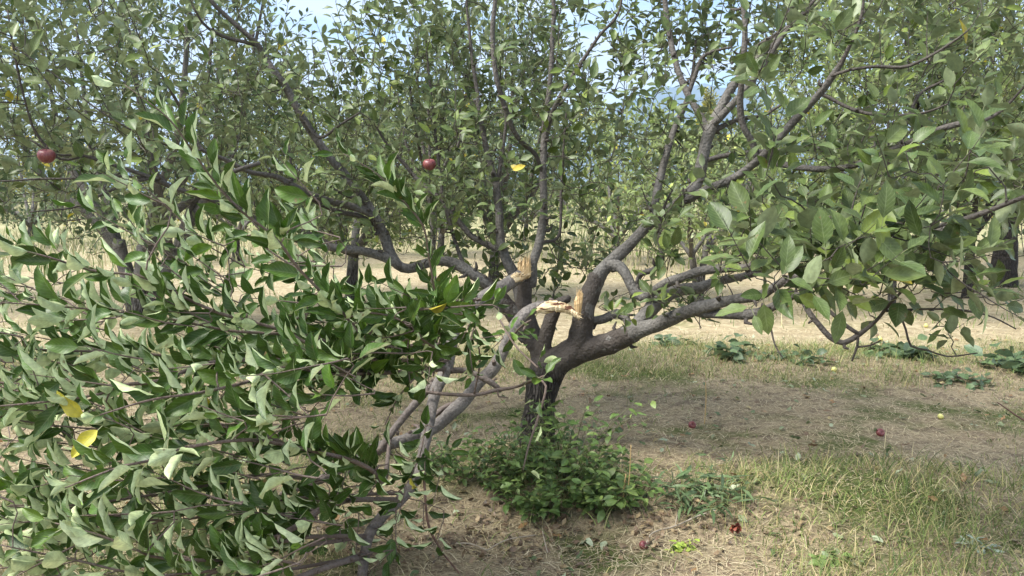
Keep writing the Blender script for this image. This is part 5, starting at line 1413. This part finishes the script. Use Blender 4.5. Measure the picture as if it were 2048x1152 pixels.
def apple(label, loc, r, mat, tilt=(0, 0, 0), group=None, stem_len=0.018):
    th = np.linspace(0.0, math.pi, 20)
    # profile with a stem dimple and a calyx dimple
    rr = np.sin(th) * (1 + 0.12 * np.cos(th))
    zz = np.cos(th) * 0.92 - 0.34 * np.exp(-(th / 0.38) ** 2) + 0.2 * np.exp(-((math.pi - th) / 0.3) ** 2)
    n = 28; ph = np.arange(n) * 2 * math.pi / n
    lob = 1 + 0.025 * np.cos(ph * 5)[None] * (th[:, None] / math.pi)
    V = np.stack([rr[:, None] * np.cos(ph)[None] * lob, rr[:, None] * np.sin(ph)[None] * lob, np.repeat(zz[:, None], n, 1)], -1).reshape(-1, 3) * r
    a = np.arange(19)[:, None] * n + np.arange(n)[None]; b = np.arange(19)[:, None] * n + (np.arange(n)[None] + 1) % n
    me = mesh_np('skin', V, np.stack([a, a + n, b + n, b], -1).reshape(-1, 4), mat)
    o = thing('apple', label, 'apple', loc, group)
    obj('skin', me, o, loc=(0, 0, 0))
    T = Tubes(); T.add(np.array([[0, 0, 0.55 * r], [0.001, 0, 0.9 * r], [0.004, 0.002, 0.9 * r + stem_len]]), [0.0014, 0.0013, 0.0016], 6, cap=True)
    obj('stem', mesh_np('stem', np.vstack(T.v), np.vstack(T.q), M_REDTWIG), o, loc=(0, 0, 0))
    o.rotation_euler = tilt
    return o


apple('dusky red apple hanging at the far left among the leaves', P(93, 312, 3.85), 0.039, M_RED, (0.2, 0.15, 0))
apple('dull red apple hanging behind a leaf in the middle of the tree', P(859, 329, 4.55), 0.037, M_RED, (0.1, -0.2, 1))
for px, py, r, m, lab, tl in [
    (1384, 856, 0.027, M_RED, 'fallen pinkish red apple beside the lone thin stem', (1.2, 0.3, 0)),
    (1760, 872, 0.028, M_RED, 'fallen red apple in the middle of the mown hay', (1.0, -0.4, 0.5)),
    (1881, 838, 0.022, M_YEL, 'fallen yellow-green apple in the hay, right of the red one', (0.6, 0.6, 1)),
    (1668, 744, 0.026, M_YEL, 'fallen yellow apple at the front edge of the grass strip', (0.9, 0.2, 2)),
    (1286, 1097, 0.02, M_RED, 'small fallen red apple at the end of the bleached twig', (0.5, 0.9, 0)),
    (1852, 655, 0.028, M_YEL, 'pale yellow apple far out on the straw under the whip-like twig', (0.5, 0.9, 0)),
    (1760, 682, 0.03, M_YEL, 'pale apple on the straw behind the broad-leaved plants', (0.9, 0.1, 1))]:
    g = G(px, py)
    apple(lab, g + np.array([0, 0, r * 0.8]), r, m, tl)

# crumpled red leaf in the front grass
CL = Leaves(); gq = G(1468, 1068)
rs = np.random.RandomState(77)
c = np.array([(0.20, 0.045, 0.035), (0.26, 0.08, 0.05), (0.15, 0.04, 0.03), (0.22, 0.06, 0.04)])
CL.add(np.repeat((gq + np.array([0, 0, 0.015]))[None], 4, 0), np.array([[0.3, 0.1, 0.9], [-0.5, -0.1, 0.7], [0.7, -0.3, 0.5], [-0.1, -0.4, 0.8]]),
       np.array([[0, -1, 0.2], [0.2, -1, 0.3], [-0.3, -0.8, 0.4], [0.3, -0.9, 0.1]]), 0.055, 0.85, 0.6, -0.8, 0.6, c, c * 1.2, 0.0)
tag(CL.build('crumpled_leaf', M_LEAF, None, rows=8, cols=7, petw=0), 'crumpled dark red dead leaf in the front grass', 'leaf')
